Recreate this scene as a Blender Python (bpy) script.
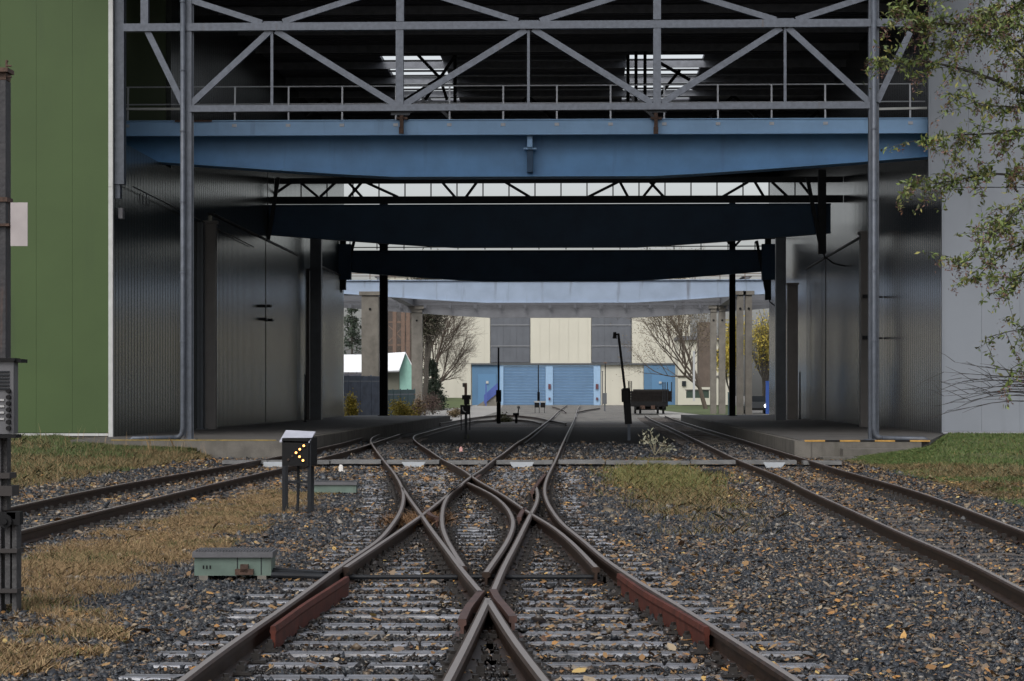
import bpy, math, random
import numpy as np
from mathutils import Vector, Matrix, noise
random.seed(7); rng = np.random.default_rng(7)
S = bpy.context.scene
for o in list(bpy.data.objects): bpy.data.objects.remove(o)
COL = S.collection
# ------------------------------------------------------------ camera
F = 2300.0; HOR = 395.0; VPX = 588.0; CAMZ = 1.48
TH = math.atan((VPX-512)/F)
cd = bpy.data.cameras.new('camera'); cam = bpy.data.objects.new('camera', cd); COL.objects.link(cam)
cd.sensor_width = 36; cd.lens = F/1024*36; cd.shift_y = (HOR-340.5)/1024
cd.clip_start = .1; cd.clip_end = 5000
cam.location = (0, 0, CAMZ); cam.rotation_euler = (math.pi/2, 0, TH)
S.camera = cam
# ------------------------------------------------------------ world, sun, exposure
W = bpy.data.worlds.new('World'); S.world = W; W.use_nodes = True
nt = W.node_tree; nt.nodes.clear()
out = nt.nodes.new('ShaderNodeOutputWorld'); bg = nt.nodes.new('ShaderNodeBackground')
sky = nt.nodes.new('ShaderNodeTexSky'); sky.sky_type = 'NISHITA'; sky.sun_disc = False
SUN_EL, SUN_AZ = math.radians(48), math.radians(200)
sky.sun_elevation = SUN_EL; sky.sun_rotation = SUN_AZ; sky.dust_density = 4; sky.air_density = 1.0
hsv = nt.nodes.new('ShaderNodeHueSaturation'); hsv.inputs['Saturation'].default_value = .27
nt.links.new(sky.outputs[0], hsv.inputs['Color']); nt.links.new(hsv.outputs[0], bg.inputs[0])
bg.inputs[1].default_value = .15
nt.links.new(bg.outputs[0], out.inputs[0])
sd = bpy.data.lights.new('sun', 'SUN'); sd.energy = .6; sd.angle = math.radians(25); sd.color = (1, .97, .93)
sun = bpy.data.objects.new('sun', sd); COL.objects.link(sun)
sun.rotation_euler = (math.pi/2-SUN_EL, 0, math.pi-SUN_AZ)
S.view_settings.view_transform = 'Standard'; S.view_settings.look = 'None'
S.view_settings.exposure = 0.38; S.view_settings.gamma = 1
S.render.engine = 'CYCLES'
S.cycles.max_bounces = 6

# ------------------------------------------------------------ mapping helpers
DV = Vector((-math.sin(TH), math.cos(TH), 0)); RV = Vector((math.cos(TH), math.sin(TH), 0)); CP = Vector((0, 0, CAMZ))
def ray(px, py): return DV + RV*((px-512)/F) + Vector((0, 0, (HOR-py)/F))
def P(px, py, Y): v = ray(px, py); return CP + v*(Y/v.y)
def G(px, py, z=0.0): v = ray(px, py); return CP + v*((z-CAMZ)/v.z)
# ------------------------------------------------------------ materials
MATS = {}
def mat(name, col, rough=.6, metal=0., spec=.5, var=0., vscale=4., bump=0., bscale=30., col2=None, stretch=(1, 1, 1), island=None, dirt=None):
    if name in MATS: return MATS[name]
    K = .86; col = tuple(x*K for x in col); col2 = col2 and tuple(x*K for x in col2); dirt = dirt and (tuple(x*K for x in dirt[0]), *dirt[1:])
    if name != 'wet ballast stone': island = island and [(p, tuple(x*K for x in c_)) for p, c_ in island]
    m = bpy.data.materials.new(name); m.use_nodes = True; t = m.node_tree; N = t.nodes; L = t.links
    b = N['Principled BSDF']; b.inputs['Roughness'].default_value = rough; b.inputs['Metallic'].default_value = metal
    b.inputs['Specular IOR Level'].default_value = spec
    c = (*col, 1); b.inputs['Base Color'].default_value = c
    src = None
    tc = N.new('ShaderNodeTexCoord'); mp = N.new('ShaderNodeMapping'); mp.inputs['Scale'].default_value = stretch
    L.new(tc.outputs['Object'], mp.inputs['Vector'])
    if island:
        g = N.new('ShaderNodeNewGeometry'); r = N.new('ShaderNodeValToRGB'); r.color_ramp.interpolation = 'LINEAR'
        els = r.color_ramp.elements
        for i, (p, cc) in enumerate(island):
            e = els[i] if i < 2 else els.new(p)
            e.position = p; e.color = (*cc, 1)
        L.new(g.outputs['Random Per Island'], r.inputs['Fac']); src = r.outputs['Color']
    if var or col2:
        n = N.new('ShaderNodeTexNoise'); n.inputs['Scale'].default_value = vscale; n.inputs['Detail'].default_value = 6; n.inputs['Roughness'].default_value = .6
        L.new(mp.outputs['Vector'], n.inputs['Vector'])
        r = N.new('ShaderNodeValToRGB'); r.color_ramp.elements[0].position = .35; r.color_ramp.elements[1].position = .65
        c2 = col2 or tuple(x*(1-var) for x in col)
        c1 = col if col2 else tuple(min(1, x*(1+var*.5)) for x in col)
        r.color_ramp.elements[0].color = (*c2, 1); r.color_ramp.elements[1].color = (*c1, 1)
        L.new(n.outputs['Fac'], r.inputs['Fac'])
        if src:
            mx = N.new('ShaderNodeMix'); mx.data_type = 'RGBA'; mx.blend_type = 'MULTIPLY'; mx.inputs[0].default_value = .5
            L.new(src, mx.inputs[6]); L.new(r.outputs[0], mx.inputs[7]); src = mx.outputs[2]
        else: src = r.outputs['Color']
    if dirt:   # vertical streaks of dirt of their own shape
        n2 = N.new('ShaderNodeTexNoise'); n2.inputs['Scale'].default_value = dirt[1]; n2.inputs['Detail'].default_value = 5
        mp2 = N.new('ShaderNodeMapping'); mp2.inputs['Scale'].default_value = (1, 1, .12); L.new(tc.outputs['Object'], mp2.inputs['Vector']); L.new(mp2.outputs[0], n2.inputs['Vector'])
        r2 = N.new('ShaderNodeValToRGB'); r2.color_ramp.elements[0].position = dirt[2]; r2.color_ramp.elements[1].position = dirt[2]+.18
        L.new(n2.outputs['Fac'], r2.inputs['Fac'])
        mx = N.new('ShaderNodeMix'); mx.data_type = 'RGBA'; mx.inputs[6].default_value = c; mx.inputs[7].default_value = (*dirt[0], 1)
        if src: L.new(src, mx.inputs[6])
        L.new(r2.outputs[0], mx.inputs[0]); src = mx.outputs[2]
    if src: L.new(src, b.inputs['Base Color'])
    if bump:
        n = N.new('ShaderNodeTexNoise'); n.inputs['Scale'].default_value = bscale; n.inputs['Detail'].default_value = 5
        L.new(mp.outputs['Vector'], n.inputs['Vector'])
        bp = N.new('ShaderNodeBump'); bp.inputs['Strength'].default_value = bump; bp.inputs['Distance'].default_value = .02
        L.new(n.outputs['Fac'], bp.inputs['Height']); L.new(bp.outputs[0], b.inputs['Normal'])
    MATS[name] = m; return m
def emat(name, col, s):
    m = mat(name, col); b = m.node_tree.nodes['Principled BSDF']
    b.inputs['Emission Color'].default_value = (*col, 1); b.inputs['Emission Strength'].default_value = s; return m
green = mat('green cladding', (.060, .097, .034), .6, spec=.3, var=.1, vscale=.35, dirt=((.050, .080, .031), 1.5, .58))
greyclad = mat('pale grey cladding', (.245, .268, .305), .5, var=.08, vscale=.4, dirt=((.20, .215, .24), 1.4, .6))
white = mat('white metal trim', (.50, .51, .50), .45, var=.1, dirt=((.4, .4, .38), 6, .62))
inner = mat('glossy ribbed metal', (.115, .13, .12), .22, metal=.8, var=.12, vscale=.5)
innerR = mat('glossy ribbed grey metal', (.17, .175, .19), .22, metal=.75, var=.12, vscale=.5)
doorm = mat('ribbed sliding door metal', (.21, .21, .19), .24, metal=.75, var=.12, vscale=.7)
galv = mat('galvanised steel', (.095, .108, .135), .5, metal=.2, var=.25, vscale=9, dirt=((.1, .08, .07), 7, .68))
galvd = mat('dull galvanised steel', (.08, .092, .115), .5, metal=.2, var=.25, vscale=7)
blue = mat('shaded sky blue girder paint', (.09, .25, .50), .45, var=.14, vscale=1.2, dirt=((.07, .18, .37), 3, .6))  # shade on the set-back web is put into this darker blue
navy = mat('hall shaded blue girder paint', (.026, .064, .125), .55, spec=.3, var=.2, vscale=1)  # shade inside the hall is put into this blue
paleblue = mat('daylit weathered girder paint', (.37, .46, .60), .5, var=.1, vscale=1, dirt=((.18, .2, .24), 2.2, .6))  # open daylight is put into the pale base; the streaks are dirt
greygird = mat('grey concrete girder', (.15, .155, .17), .6, var=.15, vscale=1.2, dirt=((.12, .12, .13), 2, .6))
dark = mat('near black steel', (.014, .016, .020), .6, spec=.25, var=.3, vscale=3)
darkroof = mat('dark corrugated roof deck', (.09, .095, .12), .6, var=.3, vscale=1)
purl = mat('roof purlin steel', (.22, .235, .27), .5, var=.2)
colm = mat('brown grey column paint', (.14, .13, .125), .5, var=.12, vscale=2)
cold = mat('dark column paint', (.06, .07, .085), .45, var=.2, vscale=2)
conc = mat('weathered concrete', (.20, .185, .16), .8, var=.25, vscale=1.5, bump=.3, bscale=20, dirt=((.12, .11, .1), 2, .6))
plat = mat('platform paving', (.095, .09, .085), .7, var=.3, vscale=1.0, bump=.2)
platf = mat('platform edge concrete', (.13, .12, .105), .8, var=.3, vscale=2, bump=.3, dirt=((.08, .075, .06), 3, .55))
trough = mat('trough cover concrete', (.16, .16, .16), .5, var=.3, vscale=3, bump=.2)
yellow = mat('worn yellow paint', (.50, .34, .05), .6, var=.4, vscale=6)
amber = mat('worn amber paint', (.50, .28, .06), .6, var=.4, vscale=6)
black = mat('black paint', (.010, .010, .011), .7, spec=.2, var=.2)
rustred = mat('red brown painted steel', (.095, .024, .015), .65, spec=.25, var=.4, vscale=9, dirt=((.06, .03, .022), 9, .6))
rust = mat('dark rust', (.09, .05, .035), .8, var=.5, vscale=12, bump=.4)
rustmast = mat('rusted grey mast', (.04, .038, .042), .65, vscale=6, col2=(.022, .022, .026), bump=.3, dirt=((.13, .06, .03), 9, .60))
wood = mat('wet sleeper timber', (.27, .285, .325), .3, spec=.6, vscale=3.5, col2=(.07, .064, .062), bump=.5, bscale=14, stretch=(.35, 5, 1))
woodd = mat('brown sleeper timber', (.12, .10, .088), .6, vscale=5, col2=(.05, .042, .036), bump=.5, bscale=14, stretch=(.6, 4, 1))
teal = mat('pale green machine housing', (.13, .185, .155), .5, var=.2, vscale=4, dirt=((.09, .11, .09), 5, .55))
cream = mat('cream ribbed cladding', (.60, .58, .49), .6, var=.05, vscale=.2)
glazing = mat('grey strip glazing', (.12, .13, .15), .3, var=.12, vscale=.6)
doorblue = mat('light blue roller door', (.24, .38, .56), .5, var=.07, vscale=.5)
frameblue = mat('light blue frame paint', (.30, .46, .66), .5, var=.07)
annexblue = mat('mid blue panel', (.09, .20, .34), .5, var=.1, vscale=.5)
bark = mat('grey bark', (.085, .075, .062), .9, var=.4, vscale=8, bump=.6)
barkd = mat('dark wet bark', (.035, .03, .028), .8, var=.3, vscale=8, bump=.4)
cabinet = mat('grey painted cabinet', (.115, .115, .125), .5, var=.2, vscale=5)
whitep = mat('white enamel plate', (.40, .36, .36), .5, var=.12)
lampm = emat('lit signal lamp', (1, .42, .11), 3.2)
lampoff = mat('unlit signal lamp', (.05, .03, .02), .3)
roofw = mat('white roof sheet', (.85, .87, .9), .4, var=.04)
mint = mat('mint green gable', (.30, .55, .47), .6, var=.08)
fenceb = mat('blue grey board fence', (.085, .105, .15), .7, var=.3, vscale=2)
fencet = mat('teal board fence', (.05, .10, .11), .7, var=.3, vscale=2)
brownst = mat('brown steel frame', (.17, .11, .08), .7, var=.2)
glass = mat('dark window glass', (.03, .035, .04), .15)
pathm = mat('pale yard paving', (.36, .35, .33), .8, var=.15, vscale=.4)
wagonm = mat('dark wagon timber', (.012, .010, .009), .8, spec=.15, var=.4, vscale=4)
carp = mat('dark car paint', (.05, .055, .06), .3, var=.02)
rubber = mat('tyre rubber', (.02, .02, .02), .8)
postblue = mat('bright blue post paint', (.04, .11, .42), .5, var=.05)
railblue = mat('blue handrail paint', (.06, .10, .35), .5, var=.05)
# rail: polished running surface on top, rusty flanks
def rail_mat(name='rail steel'):
    m = mat(name, (.034, .019, .013), .6, spec=.25, var=.45, vscale=10); t = m.node_tree; N = t.nodes; L = t.links; b = N['Principled BSDF']
    g = N.new('ShaderNodeNewGeometry'); s = N.new('ShaderNodeSeparateXYZ'); L.new(g.outputs['True Normal'], s.inputs[0])
    sp = N.new('ShaderNodeSeparateXYZ'); L.new(g.outputs['Position'], sp.inputs[0])
    a = N.new('ShaderNodeMath'); a.operation = 'GREATER_THAN'; a.inputs[1].default_value = .95; L.new(s.outputs[2], a.inputs[0])
    c = N.new('ShaderNodeMath'); c.operation = 'GREATER_THAN'; c.inputs[1].default_value = -.05; L.new(sp.outputs[2], c.inputs[0])
    d = N.new('ShaderNodeMath'); d.operation = 'MULTIPLY'; L.new(a.outputs[0], d.inputs[0]); L.new(c.outputs[0], d.inputs[1])
    mx = N.new('ShaderNodeMix'); mx.data_type = 'RGBA'; old = b.inputs['Base Color'].links[0].from_socket
    L.new(d.outputs[0], mx.inputs[0]); L.new(old, mx.inputs[6]); mx.inputs[7].default_value = (.33, .30, .285, 1)
    L.new(mx.outputs[2], b.inputs['Base Color'])
    r = N.new('ShaderNodeMapRange'); L.new(d.outputs[0], r.inputs[0]); r.inputs[3].default_value = .5; r.inputs[4].default_value = .38; L.new(r.outputs[0], b.inputs['Roughness'])
    mm = N.new('ShaderNodeMath'); mm.operation = 'MULTIPLY'; mm.inputs[1].default_value = .6; L.new(d.outputs[0], mm.inputs[0]); L.new(mm.outputs[0], b.inputs['Metallic'])
    return m
railm = rail_mat()

# ------------------------------------------------------------ mesh builder
class MB:
    def __init__(s): s.v = []; s.f = []
    def add(s, vs, fs):
        n = len(s.v); s.v += [tuple(v) for v in vs]; s.f += [tuple(i+n for i in f) for f in fs]; return s
    def box(s, a, b):
        x0, x1 = sorted((a[0], b[0])); y0, y1 = sorted((a[1], b[1])); z0, z1 = sorted((a[2], b[2]))
        return s.add([(x0,y0,z0),(x1,y0,z0),(x1,y1,z0),(x0,y1,z0),(x0,y0,z1),(x1,y0,z1),(x1,y1,z1),(x0,y1,z1)],
                     [(0,3,2,1),(4,5,6,7),(0,1,5,4),(1,2,6,5),(2,3,7,6),(3,0,4,7)])
    def obox(s, c, sx, sy, sz, rz=0):
        c = Vector(c); M = Matrix.Rotation(rz, 3, 'Z'); vs = []
        for z in (-1, 1):
            for x, y in ((-1,-1),(1,-1),(1,1),(-1,1)): vs.append(c+M@Vector((x*sx/2, y*sy/2, z*sz/2)))
        return s.add(vs, [(0,3,2,1),(4,5,6,7),(0,1,5,4),(1,2,6,5),(2,3,7,6),(3,0,4,7)])
    def beam(s, a, b, w, h, up=(0, 0, 1)):
        a = Vector(a); b = Vector(b); d = (b-a).normalized(); u = Vector(up)
        if abs(d.dot(u)) > .98: u = Vector((0, 1, 0))
        sd = d.cross(u).normalized(); u = sd.cross(d).normalized(); vs = []
        for p in (a, b):
            for x, y in ((-1,-1),(1,-1),(1,1),(-1,1)): vs.append(p+sd*x*w/2+u*y*h/2)
        return s.add(vs, [(0,1,2,3),(7,6,5,4),(0,4,5,1),(1,5,6,2),(2,6,7,3),(3,7,4,0)])
    def tube(s, pts, r, n=8, cap=True):
        pts = [Vector(p) for p in pts]; rs = r if isinstance(r, (list, tuple)) else [r]*len(pts)
        base = len(s.v); pu = None
        for i, p in enumerate(pts):
            d = (pts[min(i+1, len(pts)-1)]-pts[max(i-1, 0)]).normalized()
            if pu is None: pu = Vector((0, 0, 1)) if abs(d.z) < .9 else Vector((0, 1, 0))
            sd = d.cross(pu).normalized(); pu = sd.cross(d).normalized()
            for k in range(n):
                a = 2*math.pi*k/n; s.v.append(tuple(p+(sd*math.cos(a)+pu*math.sin(a))*rs[i]))
        for i in range(len(pts)-1):
            for k in range(n):
                k2 = (k+1) % n; s.f.append((base+i*n+k, base+i*n+k2, base+(i+1)*n+k2, base+(i+1)*n+k))
        if cap: s.f.append(tuple(base+k for k in range(n))[::-1]); s.f.append(tuple(base+(len(pts)-1)*n+k for k in range(n)))
        return s
    def prism(s, poly, y0, y1):   # poly in XZ extruded along Y
        n = len(poly); vs = [(x, y0, z) for x, z in poly]+[(x, y1, z) for x, z in poly]
        fs = [tuple(range(n)), tuple(range(2*n-1, n-1, -1))]+[(i, i+n, (i+1) % n+n, (i+1) % n) for i in range(n)]
        return s.add(vs, fs)
    def disc(s, c, r, t, axis='y', n=16):
        c = Vector(c); d = Vector((0, t/2, 0)) if axis == 'y' else (Vector((t/2, 0, 0)) if axis == 'x' else Vector((0, 0, t/2)))
        return s.tube([c-d, c+d], r, n)
ROOT = {}
def build(name, mb, m, parent=None, loc=None, smooth=False):
    me = bpy.data.meshes.new(name)
    V = np.array(mb.v, dtype=float)
    if parent is not None: org = ROOT[parent.name]
    else:
        org = Vector(loc) if loc is not None else Vector((float((V[:, 0].min()+V[:, 0].max())/2), float((V[:, 1].min()+V[:, 1].max())/2), float(V[:, 2].min())))
    V = V-np.array(org)
    me.from_pydata(V.tolist(), [], mb.f); me.materials.append(m)
    if smooth:
        me.polygons.foreach_set('use_smooth', [True]*len(me.polygons))
    me.update()
    o = bpy.data.objects.new(name, me); COL.objects.link(o)
    if parent is not None: o.parent = parent
    else: o.location = org
    ROOT[o.name] = org
    return o
def raw(name, V, faces_flat, fn, m, kind=None):   # fast big mesh: numpy verts, flat index array, faces of fn corners
    me = bpy.data.meshes.new(name); nv = len(V); nf = len(faces_flat)//fn
    me.vertices.add(nv); me.vertices.foreach_set('co', np.asarray(V, dtype=np.float32).ravel())
    me.loops.add(nf*fn); me.loops.foreach_set('vertex_index', np.asarray(faces_flat, dtype=np.int32).ravel())
    me.polygons.add(nf); me.polygons.foreach_set('loop_start', np.arange(0, nf*fn, fn, dtype=np.int32))
    me.materials.append(m); me.update(calc_edges=True); me.validate()
    o = bpy.data.objects.new(name, me); COL.objects.link(o)
    if kind: o['kind'] = kind
    return o
def tag(o, label, cat, group=None):
    o['label'] = label; o['category'] = cat
    if group: o['group'] = group
    return o
def thing(name, label, cat, loc, group=None):
    o = bpy.data.objects.new(name, None); COL.objects.link(o); o.location = loc; o.empty_display_size = .3
    ROOT[o.name] = Vector(loc); return tag(o, label, cat, group)
def copy_tree(o, parent=None):
    c = o.copy(); COL.objects.link(c)
    if parent: c.parent = parent
    ROOT[c.name] = ROOT.get(o.name, Vector())
    for ch in list(o.children): copy_tree(ch, c)
    return c
def struct(o): o['kind'] = 'structure'; return o
def stuff(o): o['kind'] = 'stuff'; return o

XL, XR = -13.3, 10.75
YL, YR = 64.0, 70.0
PZ = .31
# ------------------------------------------------------------ ground
def gz(Y):
    t = min(1, max(0, (Y-140)/120)); return -.18+.5*t
def gravel_mat():
    m = bpy.data.materials.new('gravel ground'); m.use_nodes = True; t = m.node_tree; N = t.nodes; L = t.links; b = N['Principled BSDF']
    b.inputs['Roughness'].default_value = .75; b.inputs['Specular IOR Level'].default_value = .35
    tc = N.new('ShaderNodeTexCoord')
    v = N.new('ShaderNodeTexVoronoi'); v.inputs['Scale'].default_value = 19; L.new(tc.outputs['Object'], v.inputs['Vector'])
    s = N.new('ShaderNodeSeparateColor'); L.new(v.outputs['Color'], s.inputs[0])
    r = N.new('ShaderNodeValToRGB'); e = r.color_ramp.elements
    e[0].position = 0; e[0].color = (.018, .019, .024, 1); e[1].position = .6; e[1].color = (.07, .07, .075, 1)
    x = e.new(.85); x.color = (.11, .09, .075, 1); x = e.new(.97); x.color = (.22, .16, .08, 1)
    L.new(s.outputs[0], r.inputs[0])
    n = N.new('ShaderNodeTexNoise'); n.inputs['Scale'].default_value = .35; n.inputs['Detail'].default_value = 6; L.new(tc.outputs['Object'], n.inputs['Vector'])
    r2 = N.new('ShaderNodeValToRGB'); r2.color_ramp.elements[0].position = .42; r2.color_ramp.elements[1].position = .62
    L.new(n.outputs['Fac'], r2.inputs[0])
    mx = N.new('ShaderNodeMix'); mx.data_type = 'RGBA'; mx.inputs[7].default_value = (.075, .052, .034, 1)
    mul = N.new('ShaderNodeMath'); mul.operation = 'MULTIPLY'; mul.inputs[1].default_value = .65; L.new(r2.outputs[0], mul.inputs[0])
    L.new(mul.outputs[0], mx.inputs[0]); L.new(r.outputs[0], mx.inputs[6])
    # paler gravel in the open yard beyond the hall
    g = N.new('ShaderNodeNewGeometry'); sp = N.new('ShaderNodeSeparateXYZ'); L.new(g.outputs['Position'], sp.inputs[0])
    mr = N.new('ShaderNodeMapRange'); mr.inputs[1].default_value = 126; mr.inputs[2].default_value = 142; L.new(sp.outputs[1], mr.inputs[0])
    mx2 = N.new('ShaderNodeMix'); mx2.data_type = 'RGBA'; L.new(mr.outputs[0], mx2.inputs[0]); L.new(mx.outputs[2], mx2.inputs[6])
    n3 = N.new('ShaderNodeTexNoise'); n3.inputs['Scale'].default_value = .6; n3.inputs['Detail'].default_value = 12; n3.inputs['Roughness'].default_value = .8; L.new(tc.outputs['Object'], n3.inputs['Vector'])
    r3 = N.new('ShaderNodeValToRGB'); e = r3.color_ramp.elements; e[0].position = .35; e[0].color = (.06, .06, .06, 1); e[1].position = .6; e[1].color = (.22, .21, .19, 1)
    x = e.new(.7); x.color = (.2, .16, .08, 1); L.new(n3.outputs['Fac'], r3.inputs[0]); L.new(r3.outputs[0], mx2.inputs[7])
    L.new(mx2.outputs[2], b.inputs['Base Color'])
    bp = N.new('ShaderNodeBump'); bp.inputs['Strength'].default_value = .9; bp.inputs['Distance'].default_value = .03; bp.invert = True
    L.new(v.outputs['Distance'], bp.inputs['Height']); L.new(bp.outputs[0], b.inputs['Normal'])
    return m
gm = gravel_mat()
mb = MB()
xs = [-1500, -400, -100, -40, -15, 0, 15, 40, 100, 400, 1500]; ys = [-30, 0, 20, 60, 100, 140, 160, 180, 200, 220, 240, 260, 300, 500, 1000, 3000]
for y in ys:
    for x in xs: mb.v.append((x, y, gz(y)))
for j in range(len(ys)-1):
    for i in range(len(xs)-1):
        a = j*len(xs)+i; mb.f.append((a, a+1, a+1+len(xs), a+len(xs)))
struct(build('ground', mb, gm, loc=(0, 0, 0)))
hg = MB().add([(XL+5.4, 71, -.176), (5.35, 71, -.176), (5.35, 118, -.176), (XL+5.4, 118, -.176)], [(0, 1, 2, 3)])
struct(build('hall_ground', hg, mat('oily black hall ballast', (.012, .011, .011), .8, spec=.3, var=.4, vscale=2, bump=.8, bscale=12)))  # near-black sheet laid over the gravel between the platforms
# ------------------------------------------------------------ rails
def spline(pts, step=.4):
    P_ = [Vector(p) for p in pts]
    P_ = [P_[0]*2-P_[1]]+P_+[P_[-1]*2-P_[-2]]; o = []
    for i in range(1, len(P_)-2):
        p0, p1, p2, p3 = P_[i-1:i+3]; n = max(1, int((p2-p1).length/step))
        # centripetal-ish tangents limited for uneven spacing
        d1 = (p2-p1).length; t1 = ((p1-p0)/max(.01, (p1-p0).length)+(p2-p1)/d1)*.5*d1; t2 = ((p2-p1)/d1+(p3-p2)/max(.01, (p3-p2).length))*.5*d1
        for k in range(n):
            t = k/n; a = 2*t**3-3*t*t+1; b = t**3-2*t*t+t; c = -2*t**3+3*t*t; d = t**3-t*t
            o.append(p1*a+t1*b+p2*c+t2*d)
    o.append(P_[-2]); return o
def smooth(pts, it):
    for _ in range(it):
        pts = [pts[0]]+[(pts[i-1]+pts[i]*2+pts[i+1])/4 for i in range(1, len(pts)-1)]+[pts[-1]]
    return pts
def rail_path(px, it=6, z=0.0): return smooth(spline([G(x, y) + Vector((0, 0, z)) for x, y in px]), it)
PROF = [(-.036, -.011), (-.019, 0), (.019, 0), (.036, -.011), (.035, -.04), (.012, -.052), (.011, -.125), (.07, -.138), (.072, -.15), (-.072, -.15), (-.07, -.138), (-.011, -.125), (-.012, -.052), (-.035, -.04)]
def sweep(mb, path, prof=PROF, dz=0):
    n = len(prof); base = len(mb.v)
    for i, p in enumerate(path):
        d = path[min(i+1, len(path)-1)]-path[max(i-1, 0)]; d.z = 0; d.normalize(); sd = Vector((d.y, -d.x, 0))
        zz = gz(p.y)+.18+dz
        for a, b in prof: mb.v.append(tuple(p+sd*a+Vector((0, 0, b+zz))))
    for i in range(len(path)-1):
        for k in range(n):
            k2 = (k+1) % n; mb.f.append((base+i*n+k, base+(i+1)*n+k, base+(i+1)*n+k2, base+i*n+k2))
    mb.f.append(tuple(base+k for k in range(n))); mb.f.append(tuple(base+(len(path)-1)*n+k for k in range(n))[::-1]); return mb
R = {}
R['A1'] = [(140,712),(180,681),(213,655),(250,630),(298,597),(330,573),(356,555),(377.5,541),(391.7,524.6),(400,511.7),(403.5,497.6),(401.7,487),(394,473),(383.5,460),(374,447),(370.5,440),(373,437),(379,434.3),(395,430.8),(413,427),(430.5,423.5),(452,419)]
R['A2'] = [(345,567),(372,549),(400,530),(425,512.5),(447,495),(462,483.5),(470.5,476.5),(480,470.6),(492,461),(503.5,453),(515,444),(527,436.4),(538.8,427.6),(550.5,419),(560,412.5),(567,409)]
R['C1'] = [(850,715),(810,688),(770,662),(739,643),(712.6,626),(686,609),(649,588),(619.6,569),(600,555),(582,539),(574,532.9),(564.6,525.8),(556.4,516.4),(549.3,505.8),(544.8,494),(545,484.7),(549,473),(555,461),(561,447),(567,434),(572.8,422.3),(578,411.5),(580,409.2)]
R['B2'] = [(596,567),(571.7,542),(550.5,525),(531.7,514),(503.5,495),(480,481.7),(462,469.4),(442,458.8),(430.5,451),(418.8,443.5),(413.5,438.5),(415.5,435),(426,432),(442,427.6),(460,423.5),(478,420)]
R['D'] = [(402.5,487.5),(410,499),(421,514),(432,530),(448.8,552),(465,573.5),(480.5,591.5)]
R['E'] = [(536,487),(537.8,494),(535.5,505),(530.5,514),(523.5,528),(514,547),(503.5,566.4),(493.5,590)]
R['F'] = [(462,484.5),(452,491),(444.6,502),(442,514),(442.5,528),(447.6,541),(454,552),(463,566)]
R['Gc'] = [(468,482.5),(480,488),(491.7,494),(503.5,503.5),(511,514),(513.5,523.5),(511,533),(505,545),(497.6,555.5),(486,572)]
R['H'] = [(488,598),(470,636),(447,681),(430,712)]
R['I'] = [(488.5,600),(518,646),(546,681),(570,712)]
RP = {k: rail_path(v, 8) for k, v in R.items()}
JJ = (-.5, 20)
jun = thing('track_junction', 'crossing of two switch tracks with red check plates, in the middle foreground', 'railway track', (0, 14, -.15))
for k in ('A1', 'C1', 'A2', 'B2', 'D', 'E', 'F', 'Gc', 'H', 'I'):
    nm = 'stock_rail' if k in ('A1', 'C1') else ('curved_rail' if k in ('F', 'Gc') else 'rail')
    o = build(nm, sweep(MB(), RP[k]), railm, jun)
# wing rails at the common crossing
WP = [(-.028, .0), (.028, .0), (.028, -.04), (.012, -.05), (.012, -.13), (.07, -.14), (.07, -.15), (-.07, -.15), (-.07, -.14), (-.012, -.13), (-.012, -.05), (-.028, -.04)]
wingm = mat('worn red brown wing rail', (.075, .036, .028), .45, var=.4, vscale=9)
for pts in ([(481,590.5),(474,599),(468,607),(462,619)], [(493,589),(498,598),(505,606),(513,616)], [(426,509),(431,514.5),(437,517)], [(525,507.5),(521,513),(519,517)], [(480,474.5),(476,477.5)], [(545,474),(540,480),(532,491)]):
    build('wing_rail', sweep(MB(), spline([G(*p) for p in pts], .15), WP), wingm, jun)
# red check plates beside the outer rails, higher than the rail head
CPF = [(-.015, .006), (.015, .006), (.022, -.03), (.014, -.05), (.014, -.15), (-.014, -.15), (-.014, -.05), (-.022, -.03)]
for pts in ([(347,577),(330,588),(305,604),(273,627)], [(619,574),(645,592),(680,612),(707,628)]):
    build('check_plate', sweep(MB(), spline([G(*p) for p in pts], .2), CPF), rustred, jun)
def xat(path, y):
    for i in range(len(path)-1):
        a, b = path[i], path[i+1]
        if (a.y-y)*(b.y-y) <= 0 and abs(a.y-b.y) > 1e-6: return a.x+(b.x-a.x)*(y-a.y)/(b.y-a.y)
    return None
SLEEP = []     # (cx, cy, half length, angle)
def sleeper(name, parent, cx, cy, L, ang, m, w=.215):
    w *= random.uniform(.9, 1.08); L *= random.uniform(.97, 1.04); ang += random.uniform(-.006, .006)
    SLEEP.append((cx, cy, L/2, ang)); mb = MB()
    c = Vector((cx, cy, -.152-.09+random.uniform(-.008, .004)+gz(cy)+.18)); n = 7; h = .09
    Mx = Matrix.Rotation(ang, 3, 'Z'); rings = []
    for i in range(n+1):
        x = -L/2+L*i/n; j = [random.uniform(-.008, .008) for _ in range(4)]
        pts = [(x, -w/2+j[0], -h), (x, w/2+j[1], -h), (x, w/2+j[1], h-.014), (x, w/2-.014, h+j[2]*.4), (x, -w/2+.014, h+j[3]*.4), (x, -w/2+j[0], h-.014)]
        mb.v += [tuple(c+Mx@Vector(p)) for p in pts]
    for i in range(n):
        for k in range(6):
            k2 = (k+1) % 6; mb.f.append((i*6+k, i*6+k2, (i+1)*6+k2, (i+1)*6+k))
    mb.f.append((5, 4, 3, 2, 1, 0)); mb.f.append(tuple(n*6+k for k in range(6)))
    if name is None: return mb
    return build(name, mb, m, parent)
bolts = MB()
Y = 11.6; cnt = 0
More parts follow.
